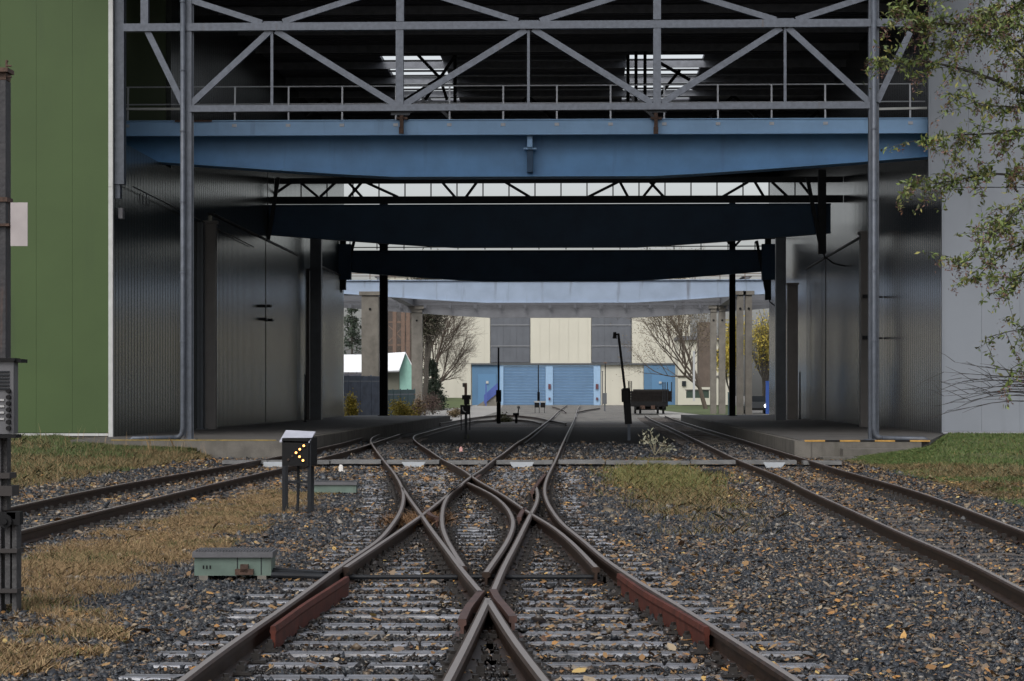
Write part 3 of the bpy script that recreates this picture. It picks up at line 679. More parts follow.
# columns with downpipes
for px, lab, lab2, s in ((189, 'slender galvanised portal column on the left platform edge', 'grey downpipe with an elbow running left over the platform edge', -1), (873, 'slender galvanised portal column on the right platform edge', 'grey downpipe with an elbow running right over the platform edge', 1)):
    c = T(px-1.5*(px < 500), 440)
    t = thing('portal_column', lab, 'column', (c.x, YT, PZ), 'portal columns of the front truss')
    build('shaft', MB().box((c.x-.035, YT-.08, PZ+.02), (c.x+.12*(1 if s < 0 else -1)+.035*(0), YT+.1, 13)).box((c.x-.1, YT+.02, PZ+.02), (c.x+.16, YT+.05, 13)), galvd, t)
    build('base_plate', MB().box((c.x-.22, YT-.2, PZ+.001), (c.x+.25, YT+.2, PZ+.02)), galvd, t)
    cx = c.x-(.09 if s < 0 else -.0); y = YT-.2; zb = .36
    d = thing('downpipe', lab2, 'pipe', (cx, y, zb), 'downpipes at the portal')
    pts = [(cx, y, 13), (cx, y, zb+.25), (cx+s*.03, y, zb+.1), (cx+s*.1, y, zb+.02), (cx+s*.22, y, zb)]
    build('pipe', MB().tube(pts, .066, 14), galvd, d, smooth=True)
    build('outlet_pipe', MB().tube([(cx+s*.2, y, zb), (cx+s*1.30, y-.1, zb-.02), (cx+s*1.4, y-.12, zb-.09)], .062, 12), galvd, d, smooth=True)
    cl = MB()
    for z in (2.9, 4.7, 6.55, 8.4, 10.0, 11.8): cl.tube([(cx, y, z-.02), (cx, y, z+.02)], .078, 14)
    build('pipe_clip', cl, galv, d)

# ------------------------------------------------------------ far blue-door depot
YB = 265.
def fb(pxa, pya, pxb, pyb, Y=YB, dy=.3):
    a = P(pxa, pya, Y); b = P(pxb, pyb, Y); return MB().box((a.x, Y, a.z), (b.x, Y+dy, b.z))
dp = thing('depot_building', 'cream clad depot with grey strip windows and two light blue roller doors', 'building', (P(560, 400, YB).x, YB, gz(YB)))
w = MB(); z0 = P(0, 407, YB).z-.4
def ribpanel(pxa, pxb, pya, pyb, Y, step=1.1):
    a = P(pxa, pya, Y); b = P(pxb, pyb, Y); mb = MB(); x = a.x
    mb.box((a.x, Y+.05, a.z), (b.x, Y+.3, b.z))
    while x < b.x-.02: mb.box((x+.012, Y, a.z), (min(b.x, x+step-.012), Y+.048, b.z)); x += step
    return mb
m_ = MB()
for a in ((380, 490, 276, 363.5), (530.5, 591, 276, 363.5), (632, 690, 276, 363.5), (600.5, 643.5, 364.5, 408), (380, 471, 364, 410)):
    r_ = ribpanel(*a, YB); m_.add(r_.v, r_.f)
build('cream_wall', m_, cream, dp)
for a, b in ((490.5, 530), (591.5, 631.5)):
    wn = build('window_band', ribpanel(a, b, 290, 362.5, YB+.05, .75), glazing, dp)
    q = MB()
    for py in (325, 346): q.box(P(a, py-.3, YB), P(b, py+.3, YB)+Vector((0, -.05, 0)))
    build('glazing_bar', q, mat('light glazing bar', (.3, .31, .33), .5), wn)
build('ledge', fb(471, 363.2, 677, 364.8, YB-.4, .45), mat('dark ledge', (.08, .09, .10), .6), dp)
ax = build('annex_panel', fb(472, 365, 502, 409, YB-.1, .3), annexblue, dp)
q = MB().box(P(478, 374, YB-.14), P(496, 406, YB-.14)+Vector((0, .03, 0)))
dd = build('side_door', q, mat('slate blue door', (.10, .23, .40), .5), ax); build('handle', MB().box(P(486, 381, YB-.3), P(488.5, 383.5, YB-.15)), white, dd)
for a, b in ((503.5, 545.5), (553, 593.5)):
    A_ = P(a, 366.5, YB); B_ = P(b, 406.5, YB); q = MB(); n = 14; h = (A_.z-B_.z)/n
    for k in range(n): q.add([(A_.x, YB-.05, B_.z+h*k+.03), (B_.x, YB-.05, B_.z+h*k+.03), (B_.x, YB-.19, B_.z+h*(k+1)-.04), (A_.x, YB-.19, B_.z+h*(k+1)-.04), (A_.x, YB, B_.z+h*(k+1)), (B_.x, YB, B_.z+h*(k+1)), (A_.x, YB, B_.z+h*k), (B_.x, YB, B_.z+h*k)], [(0,1,2,3),(3,2,5,4),(0,6,7,1)])
    dr = build('roller_door', q, doorblue, dp)
    build('door_sill', MB().box((A_.x, YB-.2, B_.z-.25), (B_.x, YB+.1, B_.z)), mat('pale blue sill', (.5, .6, .72), .5), dr)
for a, b in ((500, 503.4), (545.6, 552.9), (593.6, 600.4)):
    build('door_pier', fb(a, 365, b, 408.5, YB-.25, .5), frameblue, dp)
build('door_lintel', fb(500, 365, 600, 366.4, YB-.26, .3), frameblue, dp)
q = MB()
for px in (549.5, 597): q.box(P(px-1.3, 384, YB-.45), P(px+1.3, 389, YB-.3)); q.box(P(px-1, 397.5, YB-.45), P(px+1, 400, YB-.3))
build('signal_lamp', q, mat('dull red lamp housing', (.12, .04, .05), .5), dp)
rb_ = build('blue_bay', fb(644, 365, 676.5, 409, YB-.3, .5), annexblue, dp)
q = MB().box(P(652, 375, YB-.36), P(672, 400, YB-.36)+Vector((0, .04, 0)))
dd = build('side_door', q, mat('slate blue door', (0, 0, 0)), rb_); build('handle', MB().box(P(659, 381.5, YB-.5), P(661.5, 383.5, YB-.37)), white, dd)
build('building_core', MB().box((P(380, 400, YB).x, YB+.31, -.3), (P(690, 400, YB).x, YB+40, P(500, 275, YB).z)), cream, dp)
build('roof_edge', fb(379, 274, 691, 276, YB-.2, .6), greygird, dp)
# low cream house right
lh = thing('cream_house', 'low cream building with small windows to the right of the blue bay', 'building', (P(690, 400, 250).x, 250, gz(250)))
build('wall', fb(678, 340, 735, 405, 250, 8), cream, lh); build('roof', fb(677, 336, 737, 339.8, 249.5, 9), greygird, lh)
build('string_course', fb(677.5, 375.5, 735, 377, 249.85, .14), colm, lh)
for a, b, c, d in ((682, 381, 686, 386), (700, 350, 708, 365), (714, 350, 722, 365)):
    f = build('window', fb(a, b, c, d, 249.8, .18), glass, lh)
bin_ = thing('waste_skip', 'dark green waste container on the grass before the cream house', 'container', P(698, 398, 235)); 
build('body', fb(687, 390.5, 709, 398, 235, 2), mat('dark green bin', (.035, .06, .045), .6), bin_); build('lid', fb(686, 389.5, 710, 390.4, 234.9, 2.2), dark, bin_)
tag(build('brick_shed', fb(699, 322, 714, 387, 238, 4), mat('dull brown brick', (.13, .10, .08), .8, var=.2, vscale=1)), 'tall dull brown block beyond the far pillar pair', 'building')
tag(build('brown_warehouse', fb(380, 300, 413.5, 402, 246, 6).add(*(lambda m: (m.v, m.f))(fb(379.5, 298, 414, 299.8, 245.8, 6.4))), mat('dull red brown boards', (.085, .068, .06), .8, var=.3, vscale=1)), 'dull brown warehouse behind the rusty steel frame', 'building')
# left small gabled house and white roof
hs = thing('gabled_house', 'small mint green gable house with a white roof behind the fence', 'house', P(404, 400, 192))
Yh = 192
def q3(px, py, Y): return tuple(P(px, py, Y))
g_ = MB(); A = [q3(399.5, 398, Yh), q3(413, 398, Yh), q3(413, 368, Yh), q3(405, 352.5, Yh), q3(399.5, 369, Yh)]
g_.add(A+[(a[0], a[1]+.3, a[2]) for a in A], [(0, 1, 2, 3, 4), (9, 8, 7, 6, 5)]+[(i, i+5, (i+1) % 5+5, (i+1) % 5) for i in range(5)])
build('gable_wall', g_, mint, hs)
rs = MB(); 
def slab(mb, q4, t): 
    n = [Vector(v) for v in q4]; mb.add(n+[v+Vector(t) for v in n], [(0,1,2,3),(7,6,5,4),(0,4,5,1),(1,5,6,2),(2,6,7,3),(3,7,4,0)])
slab(rs, [q3(379, 353.5, Yh+1.0), q3(405.5, 352, Yh-.2), q3(399, 370.5, Yh-1.2), q3(379, 371, Yh-.8)], (0, .1, -.12))
slab(rs, [q3(405.5, 352, Yh-.2), q3(405.5, 352, Yh+8), q3(414.5, 369, Yh+8), q3(414.2, 369.5, Yh-.2)], (0, .0, -.12))
build('roof', rs, roofw, hs)
build('side_wall', MB().add(*(lambda m: (m.v, m.f))(fb(379, 371, 399.4, 400, Yh-.1, .3))), mat('olive side wall', (.14, .14, .11), .7), hs)
h2 = thing('white_roofed_shed', 'shed with a steep bright white roof at the left end of the fence', 'shed', P(353, 400, 190))
rs = MB(); slab(rs, [q3(335, 354.5, 191), q3(362, 354.5, 191), q3(362, 372, 188.5), q3(335, 372, 188.5)], (0, .1, -.1)); build('roof', rs, roofw, h2)
build('wall', fb(336, 372, 361.5, 402, 189, 2), mat('shed wall', (.12, .1, .09), .8), h2)
# fences
def fence(name, label, pts, Y0, Y1, m):
    t = thing(name, label, 'fence', (pts[0][0].x, pts[0][0].y, gz(pts[0][0].y)))
    a, b, h = pts[0]; L = (b-a).length; n = int(L/.18); bd = MB(); d = (b-a)/n; ang = math.atan2(d.y, d.x)
    for k in range(n): c = a+d*(k+.5); bd.obox((c.x, c.y, gz(c.y)+h/2+.05), d.length*.88, .025, h*random.uniform(.97, 1.0), ang)
    build('boards', bd, m, t)
    q = MB()
    for z in (.35, h-.3): q.beam(a+Vector((0, .04, z)), b+Vector((0, .04, z)), .05, .09)
    build('cross_rail', q, mat('grey fence rail', (.15, .17, .2), .7), t)
    for k in range(5): c = a+(b-a)*k/4; build('post', MB().box((c.x-.05, c.y+.06, gz(c.y)), (c.x+.05, c.y+.16, gz(c.y)+h+.1)), m, t)
def gp(px, Y): a = P(px, 400, Y); a.z = gz(Y); return a
fence('board_fence', 'tall blue grey board fence behind the yellow bush on the left', [(gp(336, 139), gp(382, 146), 2.8)], 0, 0, fenceb)
fence('board_fence', 'teal board fence in front of the mint gable house', [(gp(385, 160), gp(414.5, 172), 1.9)], 0, 0, fencet)
fence('board_fence', 'higher grey board fence far left in front of the white roofed shed', [(gp(340, 172), gp(373, 172), 3.1)], 0, 0, mat('grey violet boards', (.09, .09, .115), .7, var=.3, vscale=2))

# ------------------------------------------------------------ yard surfaces
def sheet(name, px, dz, m, pxspace=True):
    pts = []
    for a in px:
        z = gz(a[1]); p = P(a[0], 400, a[1]); pts.append((p.x, a[1], z+dz))
    return struct(build(name, MB().add(pts, [tuple(range(len(pts)))]), m))
sheet('path', [(425, 138), (466, 141), (500, 200), (503, 262), (476, 262), (455, 230), (425, 175), (395, 150)], .02, pathm)
sheet('path', [(690, 150), (660, 165), (650, 262), (700, 262), (705, 200), (720, 160)], .02, pathm)
grassm = mat('far grass', (.085, .115, .035), .9, var=.35, vscale=.7)
sheet('lawn', [(660, 205), (655, 262), (735, 262), (745, 168), (705, 172)], .035, grassm)
# bank in front of left cream wall
bk = MB(); 
a, b, c, d = gp(415, 225), gp(470, 225), gp(470, 262), gp(400, 262); bk.add([a, b, (c.x, c.y, c.z+.85), (d.x, d.y, d.z+.85), (b.x, b.y, b.z-.1), (c.x, c.y, c.z-.1)], [(0, 1, 2, 3), (1, 4, 5, 2)])
struct(build('grass_bank', bk, grassm))

# ------------------------------------------------------------ trough crossing the tracks
ch = thing('cable_trough', 'long grey concrete cable trough crossing under all the tracks before the hall', 'trough', (-1, 52.6, -.18))
ytr = 52.4
segs = [(222, 268), (268.4, 330), (330.4, 381.5), (386, 439.5), (447, 488), (496, 553), (558, 605), (605.5, 648), (648.5, 690), (690.5, 736), (741, 797), (803, 842)]
for k, (a, b) in enumerate(segs):
    A_ = P(a, 460, ytr); B_ = P(b, 460, ytr); dz = random.uniform(-.012, .012)
    build('cover_slab', MB().obox(((A_.x+B_.x)/2, ytr+.2+random.uniform(-.03, .03), -.055+dz), B_.x-A_.x-.02, .5, .085, random.uniform(-.004, .004)), trough, ch)
build('trough_body', MB().box((P(222, 460, ytr).x, ytr+.06, -.3), (P(842, 460, ytr).x, ytr+.4, -.11)), dark, ch)
palem = mat('pale grey enamel', (.42, .45, .48), .5, var=.1)
for px, w, lab in ((273.5, 10.5, 'pale rectangular bracket under the trough, left of the light signal'), (413.8, 12, 'pale trapezoid bracket hanging from the trough inside the left switch track'), (522, 12, 'pale rounded bracket hanging from the trough inside the right switch track'), (774, 11, 'pale trapezoid bracket hanging from the trough inside the far right track')):
    c = P(px, 461, 51.95); h = w/F*52; pts = [(c.x-h/1, -.055), (c.x-h*.62, -.21), (c.x+h*.62, -.21), (c.x+h/1, -.055)]
    if px == 273.5: pts = [(c.x-h*.9, -.055), (c.x-h*.9, -.2), (c.x+h*.9, -.2), (c.x+h*.9, -.055)]
    if px == 522: pts = [(c.x-h, -.055), (c.x-h*.85, -.14), (c.x-h*.5, -.20), (c.x+h*.5, -.20), (c.x+h*.85, -.14), (c.x+h, -.055)]
    tag(build('trough_bracket', MB().prism([(x, z+.02) for x, z in pts], 51.85, 51.95), palem), lab, 'bracket', 'pale brackets under the cable trough')
# pegs
for px, py, lab, cc in ((341, 473, 'small white marker peg in the gravel right of the light signal', (.75, .73, .7)), (461, 453, 'small pink marker peg in the shade between the switch tracks', (.65, .35, .33))):
    c = G(px, py, -.18); t = thing('marker_peg', lab, 'peg', c)
    build('peg', MB().box(c+Vector((-.045, -.04, 0)), c+Vector((.045, .04, .14))), mat('peg '+str(px), cc, .6), t); build('tip', MB().tube([c+Vector((0, 0, .141)), c+Vector((0, 0, .18))], [.04, .03], 8), mat('peg '+str(px), cc), t)
c = G(713, 476, -.18)
t = thing('drain_grate', 'low dark concrete block with ribs in the gravel near the right track', 'block', c)
build('block', MB().obox(c+Vector((0, 0, .07)), .42*1.0, .45, .14), dark, t)
q = MB()
for k in range(7): q.obox(c+Vector((-.17+k*.057, -.01, .15)), .025, .42, .02)
build('rib', q, mat('dark rib', (.07, .065, .06), .7), t)
c = G(628, 463, -.16); q = MB(); q.tube([c+Vector((-.25, 0, .03)), c+Vector((-.05, .02, .05)), c+Vector((.2, 0, .03))], [.02, .03, .02], 6)
tag(build('red_rag', q, mat('red rag', (.28, .03, .03), .8)), 'crumpled red rag lying before the trough', 'rag')

# ------------------------------------------------------------ point machines
def machine(label, pxa, pxb, pyb, h, detail):
    a = G(pxa, pyb, -.17); b = G(pxb, pyb, -.17); w = (b-a).length; c = (a+b)/2; zb = -.17
    t = thing('point_machine', label, 'switch machine', (c.x, c.y, zb), 'green switch machines')
    ang = TH
    M_ = Matrix.Rotation(ang, 3, 'Z')
    def q(x, y, z): return Vector((c.x, c.y, zb))+M_@Vector((x, y, z))
    build('housing', MB().obox(q(0, .2, h*.5), w, .36, h*.66, ang), teal, t)
    lid = MB().obox(q(0, .2, h*.865), w+.03, .42, .05, ang)
    n = 26
    for k in range(n): lid.obox(q(-w/2+w*(k+.5)/n, .2, h*.865+.03), w/n*.5, .42, .014, ang)
    build('lid', lid, cabinet, t)
    q_ = MB()
    for s in (-.38, .38): q_.obox(q(s*w, .2, h*.085), .08, .4, h*.17, ang)
    build('foot', q_, conc, t)
    if detail:
        build('latch', MB().obox(q(.155*w, 0.0, h*.3), .16, .06, .05, ang).obox(q(.155*w, 0, h*.42), .07, .06, .07, ang), rust, t)
        l2 = MB()
        for k in range(3): l2.obox(q(-.38*w+k*.03, .017, h*.45), .013, .004, .03, ang)
        build('marking', l2, black, t)
        build('seam', MB().obox(q(.06*w, .018, h*.5), .008, .004, h*.6, ang).obox(q(.37*w, .018, h*.5), .008, .004, h*.6, ang), dark, t)
        build('drive_arm', MB().beam(q(w/2, .15, .06), q(w/2+.35, .1, .05), .1, .06).beam(q(w/2+.3, .1, .05), q(w/2+.62, .05, .03), .05, .04), dark, t)
    return t
machine('pale green switch machine with ribbed grey lid beside the dry grass', 194, 271, 581, .27, True)
machine('low pale green switch machine box right behind the light signal', 312, 356, 495, .22, False)

# ------------------------------------------------------------ light signal
c = G(297, 515, -.18); Yc = c.y
t = thing('light_signal', 'black low light signal with a grey sloping hood and lamps lit as an arrow', 'signal', c)
k = Yc/F
def sg(px, py, dy=0): p = P(px, py, Yc+dy); return p
q = MB()
A = [sg(282, 438), sg(308.5, 438), sg(308.5, 466), sg(282, 466)]; dv = Vector((.075, .38, 0))
q.add(A+[a+dv for a in A], [(3,2,1,0),(4,5,6,7),(0,1,5,4),(1,2,6,5),(2,3,7,6),(3,0,4,7)])
build('housing', q, black, t)
hd = MB(); B_ = [sg(279.5, 440.8), sg(309.5, 441.5), sg(309.5, 441.5)+Vector((.10, .44, .13)), sg(279.5, 440.8)+Vector((.08, .44, .14))]
B_[3] = sg(286, 430, .42); B_[2] = sg(315.5, 431.5, .42)
slab(hd, B_, (0, 0, -.02)); build('hood', hd, mat('grey enamel hood', (.42, .43, .50), .45, var=.12, vscale=6), t)
ck = MB(); slab(ck, [B_[1]+Vector((-.02, .01, -.01)), B_[2]+Vector((-.02, 0, -.01)), B_[2]+Vector((-.02, 0, -.12)), B_[1]+Vector((-.02, .01, -.03))], (-.012, 0, 0)); build('hood_cheek', ck, black, t)
for px, py in ((304, 445.7), (300, 449.2), (296.3, 452.6), (299.7, 456.6), (303.2, 460.4)):
    p = sg(px, py); lp = build('lamp_ring', MB().disc(p+Vector((0, -.012, 0)), .021, .022), dark, t); build('lens', MB().disc(p+Vector((0, -.026, 0)), .0155, .006), lampm, lp)
for px, py in ((292.3, 456), (288.3, 459.6)): p = sg(px, py); build('lens', MB().disc(p+Vector((0, -.008, 0)), .0155, .014), lampoff, t)
for a, dy in ((283.8, 0), (309, .05), (286, .38), (312, .38)):
    p = sg(a, 466, dy); build('leg', MB().box((p.x-.022, p.y-.015, -.22), (p.x+.028, p.y+.02, p.z+.35 if dy in (.05,) else p.z)), dark, t)
p = sg(297, 466, .18); build('cable_conduit', MB().tube([(p.x, p.y, -.2), (p.x+.015, p.y, .05), (p.x+.02, p.y, p.z+.02)], .02, 6), dark, t)
build('crossbar', MB().beam(sg(283, 482, .0), sg(310, 482, .05), .02, .03), dark, t)
build('side_tag', MB().box(sg(314.2, 448, .35), sg(314.9, 458, .37)), whitep, t)

# ------------------------------------------------------------ left mast
Ym = 17.2
def M(px, py, dy=0): return P(px, py, Ym+dy)
t = thing('rail_mast', 'rusty steel mast cut by the left frame edge, with plate and grey cabinet', 'mast', (M(-8, 605).x, Ym, -.15))
def mbx(mb, a, b, c, d, y0=0, y1=.2): A_ = M(a, b, y0); B_ = M(c, d, y0); return mb.box((A_.x, Ym+y0, A_.z), (B_.x, Ym+y1, B_.z))
build('pole', mbx(mbx(mbx(MB(), -25, 80, -20, 440, 0, .16), 0, 80, 5.5, 440, 0, .16), -20, 80, 0, 440, .07, .09), rustmast, t)
build('cap', mbx(mbx(mbx(MB(), -27, 67.5, 7.5, 71.5, -.02, .18), -25, 72, 6, 79.5, .01, .15), 6, 75.5, 10.5, 77.5, .02, .06), rust, t)
hk = MB().tube([M(6.5, 67, .1), M(6.5, 60, .1)], .009, 6).tube([M(6.5, 65.8, .1), M(11.5, 66, .1)], .007, 6).tube([M(6.5, 62, .1), M(8, 60.5, .1)], .007, 6); build('hook', hk, rust, t)
build('plate', mbx(MB(), 10.5, 202.5, 27.5, 246, -.01, .0), whitep, t)
for a_ in ((-25, 223.5, 9, 226, -.03, .17), (-25, 197, 7, 201.5, -.012, .17)): build('strap', mbx(MB(), *a_), rust, t)
cb = build('cabinet', mbx(MB(), -25, 361, 13.5, 434, -.12, .02), cabinet, t)
q = MB()
for i in range(6): mbx(q, -20, 371+i*3.4, 9, 372.6+i*3.4, -.135, -.121)
build('louvre', q, dark, cb)
q = MB()
for i in range(7):
    p = M(8.5, 391+i*6.2, -.14); q.disc(p, .017, .04, 'y', 10)
build('cable_gland', q, black, cb)
q = MB()
for i in range(4): mbx(q, -5, 399+i*6.3, 4, 401+i*6.3, -.13, -.121)
build('nameplate', q, mat('pale strip', (.4, .4, .4), .5), cb)
build('cabinet_lid', mbx(mbx(MB(), -27, 358, 14.5, 361, -.15, .03), 14, 359, 21, 362.5, -.1, .1), black, cb)
build('cabinet_bracket', mbx(MB(), -27, 434.5, 15.5, 438, -.13, .05), black, cb)
build('base_post', mbx(mbx(mbx(MB(), -28, 438, -9, 610, 0, .17), -6, 438, 1, 612, -.02, .13), 2, 438, 7, 510, .02, .14), mat('blackened timber post', (.04, .037, .038), .7, var=.4, vscale=10, bump=.6, dirt=((.14, .12, .1), 14, .6)), t)
build('base_post', mbx(mbx(MB(), 5, 515, 10, 604, -.03, .03), 12, 520, 16.5, 612, -.02, .13), mat('grey weathered post', (.055, .053, .055), .7, var=.4, vscale=10, bump=.5), t)
for a_ in ((-25, 473, 9.5, 478.5, -.04, .17), (-25, 486, 12, 496, -.05, .17), (-25, 549, 17, 553, -.06, .15), (-25, 589, 17, 593, -.06, .15)): build('strap', mbx(MB(), *a_), mat('black strap', (.03, .025, .024), .7), t)
q = MB(); p = M(6, 521, -.06); q.disc(p, .05, .07, 'y', 18); q.disc(p+Vector((0, -.045, 0)), .022, .03, 'y', 12); q.obox(p+Vector((.055, .05, .02)), .1, .1, .1); q.obox(p+Vector((-.03, .05, .04)), .2, .1, .05)
build('pulley', q, black, t)

# ------------------------------------------------------------ signals and posts in the yard
def sbox(mb, Y, a, b, c, d, th=.25): A_ = P(a, b, Y); B_ = P(c, d, Y); return mb.box((A_.x, Y, A_.z), (B_.x, Y+th, B_.z))
Yd = 86.
t = thing('dwarf_signal', 'black mechanical dwarf signal with brown rod standing in the hall shade', 'signal', (P(466, 440, Yd).x, Yd, -.18))
build('pole', sbox(MB(), Yd, 464.6, 395, 467.2, 439, .1), dark, t); build('rod', sbox(MB(), Yd, 464.4, 383, 467, 395, .06), brownst, t)
build('signal_head', sbox(sbox(sbox(MB(), Yd-.1, 462, 395, 470.5, 399.5), Yd-.05, 464, 399, 469, 404.5), Yd-.1, 460.3, 405, 470, 414.5), black, t)
build('pointer', MB().tube([P(462.5, 407, Yd-.14), P(463, 410.5, Yd-.14), P(465.5, 412.2, Yd-.14)], .02, 6), white, t)
for a in (460.6, 469.3): build('leg', sbox(MB(), Yd, a, 414, a+1.0, 430, .05), black, t)
build('foot', MB().disc((P(466.5, 438, Yd).x, Yd+.1, -.1), .1, .2, 'z', 12), mat('mossy concrete', (.06, .07, .05), .9), t)
build('sign_plate', sbox(MB(), Yd+.3, 462.5, 383, 465.5, 387, .02), colm, t)
Yd = 133
t = thing('signal_mast', 'thin black mast with a thicker lower case left of the blue roller doors', 'mast', (P(498.5, 420, Yd).x, Yd, -.18))
build('pole', sbox(MB(), Yd, 497.7, 347.5, 499.3, 424, .1), black, t); build('case', sbox(sbox(MB(), Yd-.1, 496, 390, 501.2, 402, .35), Yd-.05, 496.6, 402.2, 500.6, 423.5, .3), black, t)
Yd = 84
t = thing('lamp_post', 'leaning black lamp post with a floodlight and a thick lower case beside the wagon', 'lamp', (P(628, 440, Yd).x, Yd, -.18))
build('pole', MB().beam(P(618.5, 335, Yd), P(625, 390, Yd), .09, .09, (0, 1, 0)), black, t)
build('case', MB().beam(P(625.8, 388, Yd), P(628.5, 424, Yd), .26, .2, (0, 1, 0)).beam(P(624.8, 389, Yd-.1), P(625.3, 402, Yd-.1), .26, .2, (0, 1, 0)), black, t)
build('lower_post', MB().beam(P(628.8, 418, Yd), P(629, 441, Yd), .11, .11, (0, 1, 0)), mat('blue grey post', (.06, .075, .1), .6), t)
for px in (628.6, 630, 631.6): build('rod', MB().beam(P(px, 381, Yd+.1), P(px, 400, Yd+.1), .03, .03), dark, t)
build('lamp_head', MB().add([P(613.3, 332, Yd-.1), P(616.2, 332, Yd-.1), P(617, 338.6, Yd-.1), P(612.6, 338.6, Yd-.1), P(613.3, 332, Yd+.2), P(616.2, 332, Yd+.2), P(617, 338.6, Yd+.2), P(612.6, 338.6, Yd+.2)], [(3,2,1,0),(4,5,6,7),(0,1,5,4),(1,2,6,5),(2,3,7,6),(3,0,4,7)]).beam(P(616, 334.5, Yd), P(619.5, 334, Yd), .06, .06), black, t)
Yd = 135
t = thing('point_lever', 'small black point lever with a white weight near the curved far rails', 'lever', (P(517, 425, Yd).x, Yd, -.18))
build('stand', sbox(sbox(sbox(MB(), Yd, 512, 423.5, 525, 426.5, .5), Yd+.1, 515, 413, 517.5, 423.5, .12), Yd+.05, 513, 413, 519, 415.5, .2), black, t)
build('handle', MB().tube([P(518, 413, Yd), P(519.3, 406, Yd)], .03, 6), black, t); build('weight', MB().disc(P(518.7, 407.5, Yd-.05), .09, .12), white, t)
Yd = 185
t = thing('signal_post', 'thin post with two white topped relay boxes before the left roller door', 'post', (P(554, 408, Yd).x, Yd, gz(Yd)))
build('pole', sbox(sbox(MB(), Yd, 537.8, 365, 538.9, 400, .08), Yd, 537.3, 392, 539.8, 402, .2), dark, t)
for a in (534.5, 540.5): q = build('relay_box', sbox(MB(), Yd-.1, a, 402.5, a+4.8, 407.5, .35), black, t); build('lid', sbox(MB(), Yd-.15, a-.3, 401, a+5.1, 402.6, .45), white, q)
for a in (534.8, 539, 544.2): build('leg', sbox(MB(), Yd, a, 407, a+.5, 413, .05), dark, t)
Yd = 200
t = thing('signal_post', 'tall thin dark post with grey base box right of the roller doors', 'post', (P(605, 412, Yd).x, Yd, gz(Yd)))
build('pole', sbox(MB(), Yd, 604.8, 363, 605.8, 394, .08), dark, t); build('base_box', sbox(sbox(MB(), Yd-.1, 602.8, 393, 606.8, 404, .3), Yd, 604, 404, 605.6, 414, .1), mat('grey box', (.1, .11, .12), .6), t)
build('top_fitting', sbox(MB(), Yd, 603.8, 362, 606.8, 363.5, .1), brownst, t)
t = thing('signal_post', 'short pale post beside the right roller door', 'post', (P(602.3, 405, 240).x, 240, gz(240)))
build('pole', sbox(MB(), 240, 601.9, 372, 603, 405, .1), colm, t); build('cap', sbox(MB(), 240, 601.6, 371, 603.3, 372, .12), cabinet, t)
for Yd, px, y0, y1, m, lab in ((215, 694, 352, 401, mat('pale pole', (.45, .46, .48), .5), 'pale grey pole on the lawn left of the far pillars'), (165, 768.5, 382, 414, postblue, 'bright blue post at the right end of the yard'), (160, 729, 393, 416, fencet, 'short teal post between the two pillar pairs')):
    t = thing('post', lab, 'post', (P(px, y1, Yd).x, Yd, gz(Yd))); w_ = 2.6 if m is postblue else 1.0
    build('pole', sbox(MB(), Yd, px-w_, y0, px+w_, y1, .25), m, t); build('cap', sbox(MB(), Yd-.02, px-w_-.2, y0-1, px+w_+.2, y0-.05, .3), m, t)
t = thing('access_ramp', 'ramp with blue handrail leading up to the left blue panel', 'ramp', (P(487, 405, 262).x, 262, gz(262)))
q = MB(); A_ = [P(477, 406, 250), P(477, 405.5, 250), P(498, 392, 250), P(498, 407, 250)]; q.add([*A_, *[a+Vector((0, 2.5, 0)) for a in A_]], [(0,1,2,3),(7,6,5,4),(0,4,5,1),(1,5,6,2),(2,6,7,3),(3,7,4,0)])
build('slope', q, conc, t); q = MB()
A_ = [P(484, 404, 249.8), P(484, 395, 249.8), P(497.5, 383, 249.8), P(497.5, 393, 249.8)]; q.add([*A_, *[a+Vector((0, .06, 0)) for a in A_]], [(0,1,2,3),(7,6,5,4),(0,4,5,1),(1,5,6,2),(2,6,7,3),(3,7,4,0)])
build('parapet', q, railblue, t)
build('lamp_pole', MB().beam(P(486, 406, 249), P(486, 384, 249), .12, .12), railblue, t)
# ------------------------------------------------------------ wagon
Yw = 176.
t = thing('flat_wagon', 'old dark railway wagon with low board sides and upright stakes', 'railway wagon', (P(650, 413, Yw).x, Yw, gz(Yw)+.18))
build('underframe', sbox(sbox(MB(), Yw, 631, 401.5, 668, 406.5, 6.5), Yw+.3, 635, 406.5, 666, 410, .3), black, t)
bd = MB()
for k in range(4): A_ = P(631, 391+k*2.7, Yw); B_ = P(672, 393.4+k*2.7, Yw); bd.box((A_.x, Yw+random.uniform(0, .03), A_.z), (B_.x, Yw+.1, B_.z)); bd.box((A_.x, Yw+.1, A_.z), (A_.x+.1, Yw+7, B_.z)); bd.box((B_.x-.1, Yw+.1, A_.z), (B_.x, Yw+7, B_.z))
bd.box((P(631.5, 391, Yw).x, Yw+.12, P(631, 401.6, Yw).z), (P(671.5, 391, Yw).x, Yw+.25, P(631, 391.5, Yw).z)); build('side_board', bd, wagonm, t)
for a in (662.5, 664.6, 667, 671): build('stake', sbox(MB(), Yw-.06, a, 382, a+.9, 402, .06), dark, t)
for a in (638.5, 656, 661.5, 633.5):
    c = P(a+1.5, 409.2, Yw+.3); w_ = build('wheel', MB().disc(c, .33, .13, 'x', 18).disc(c+Vector((.08, 0, 0)), .38, .03, 'x', 18), black, t)
build('buffer', MB().tube([P(638, 404, Yw), P(638, 404, Yw-.4)], .08, 8).disc(P(638, 404, Yw-.42), .2, .05).tube([P(660, 404, Yw), P(660, 404, Yw-.4)], .08, 8).disc(P(660, 404, Yw-.42), .2, .05), black, t)
build('axle_guard', sbox(sbox(MB(), Yw-.02, 640, 405.5, 645, 409, .1), Yw-.02, 651, 405.5, 655, 409, .1), rust, t)
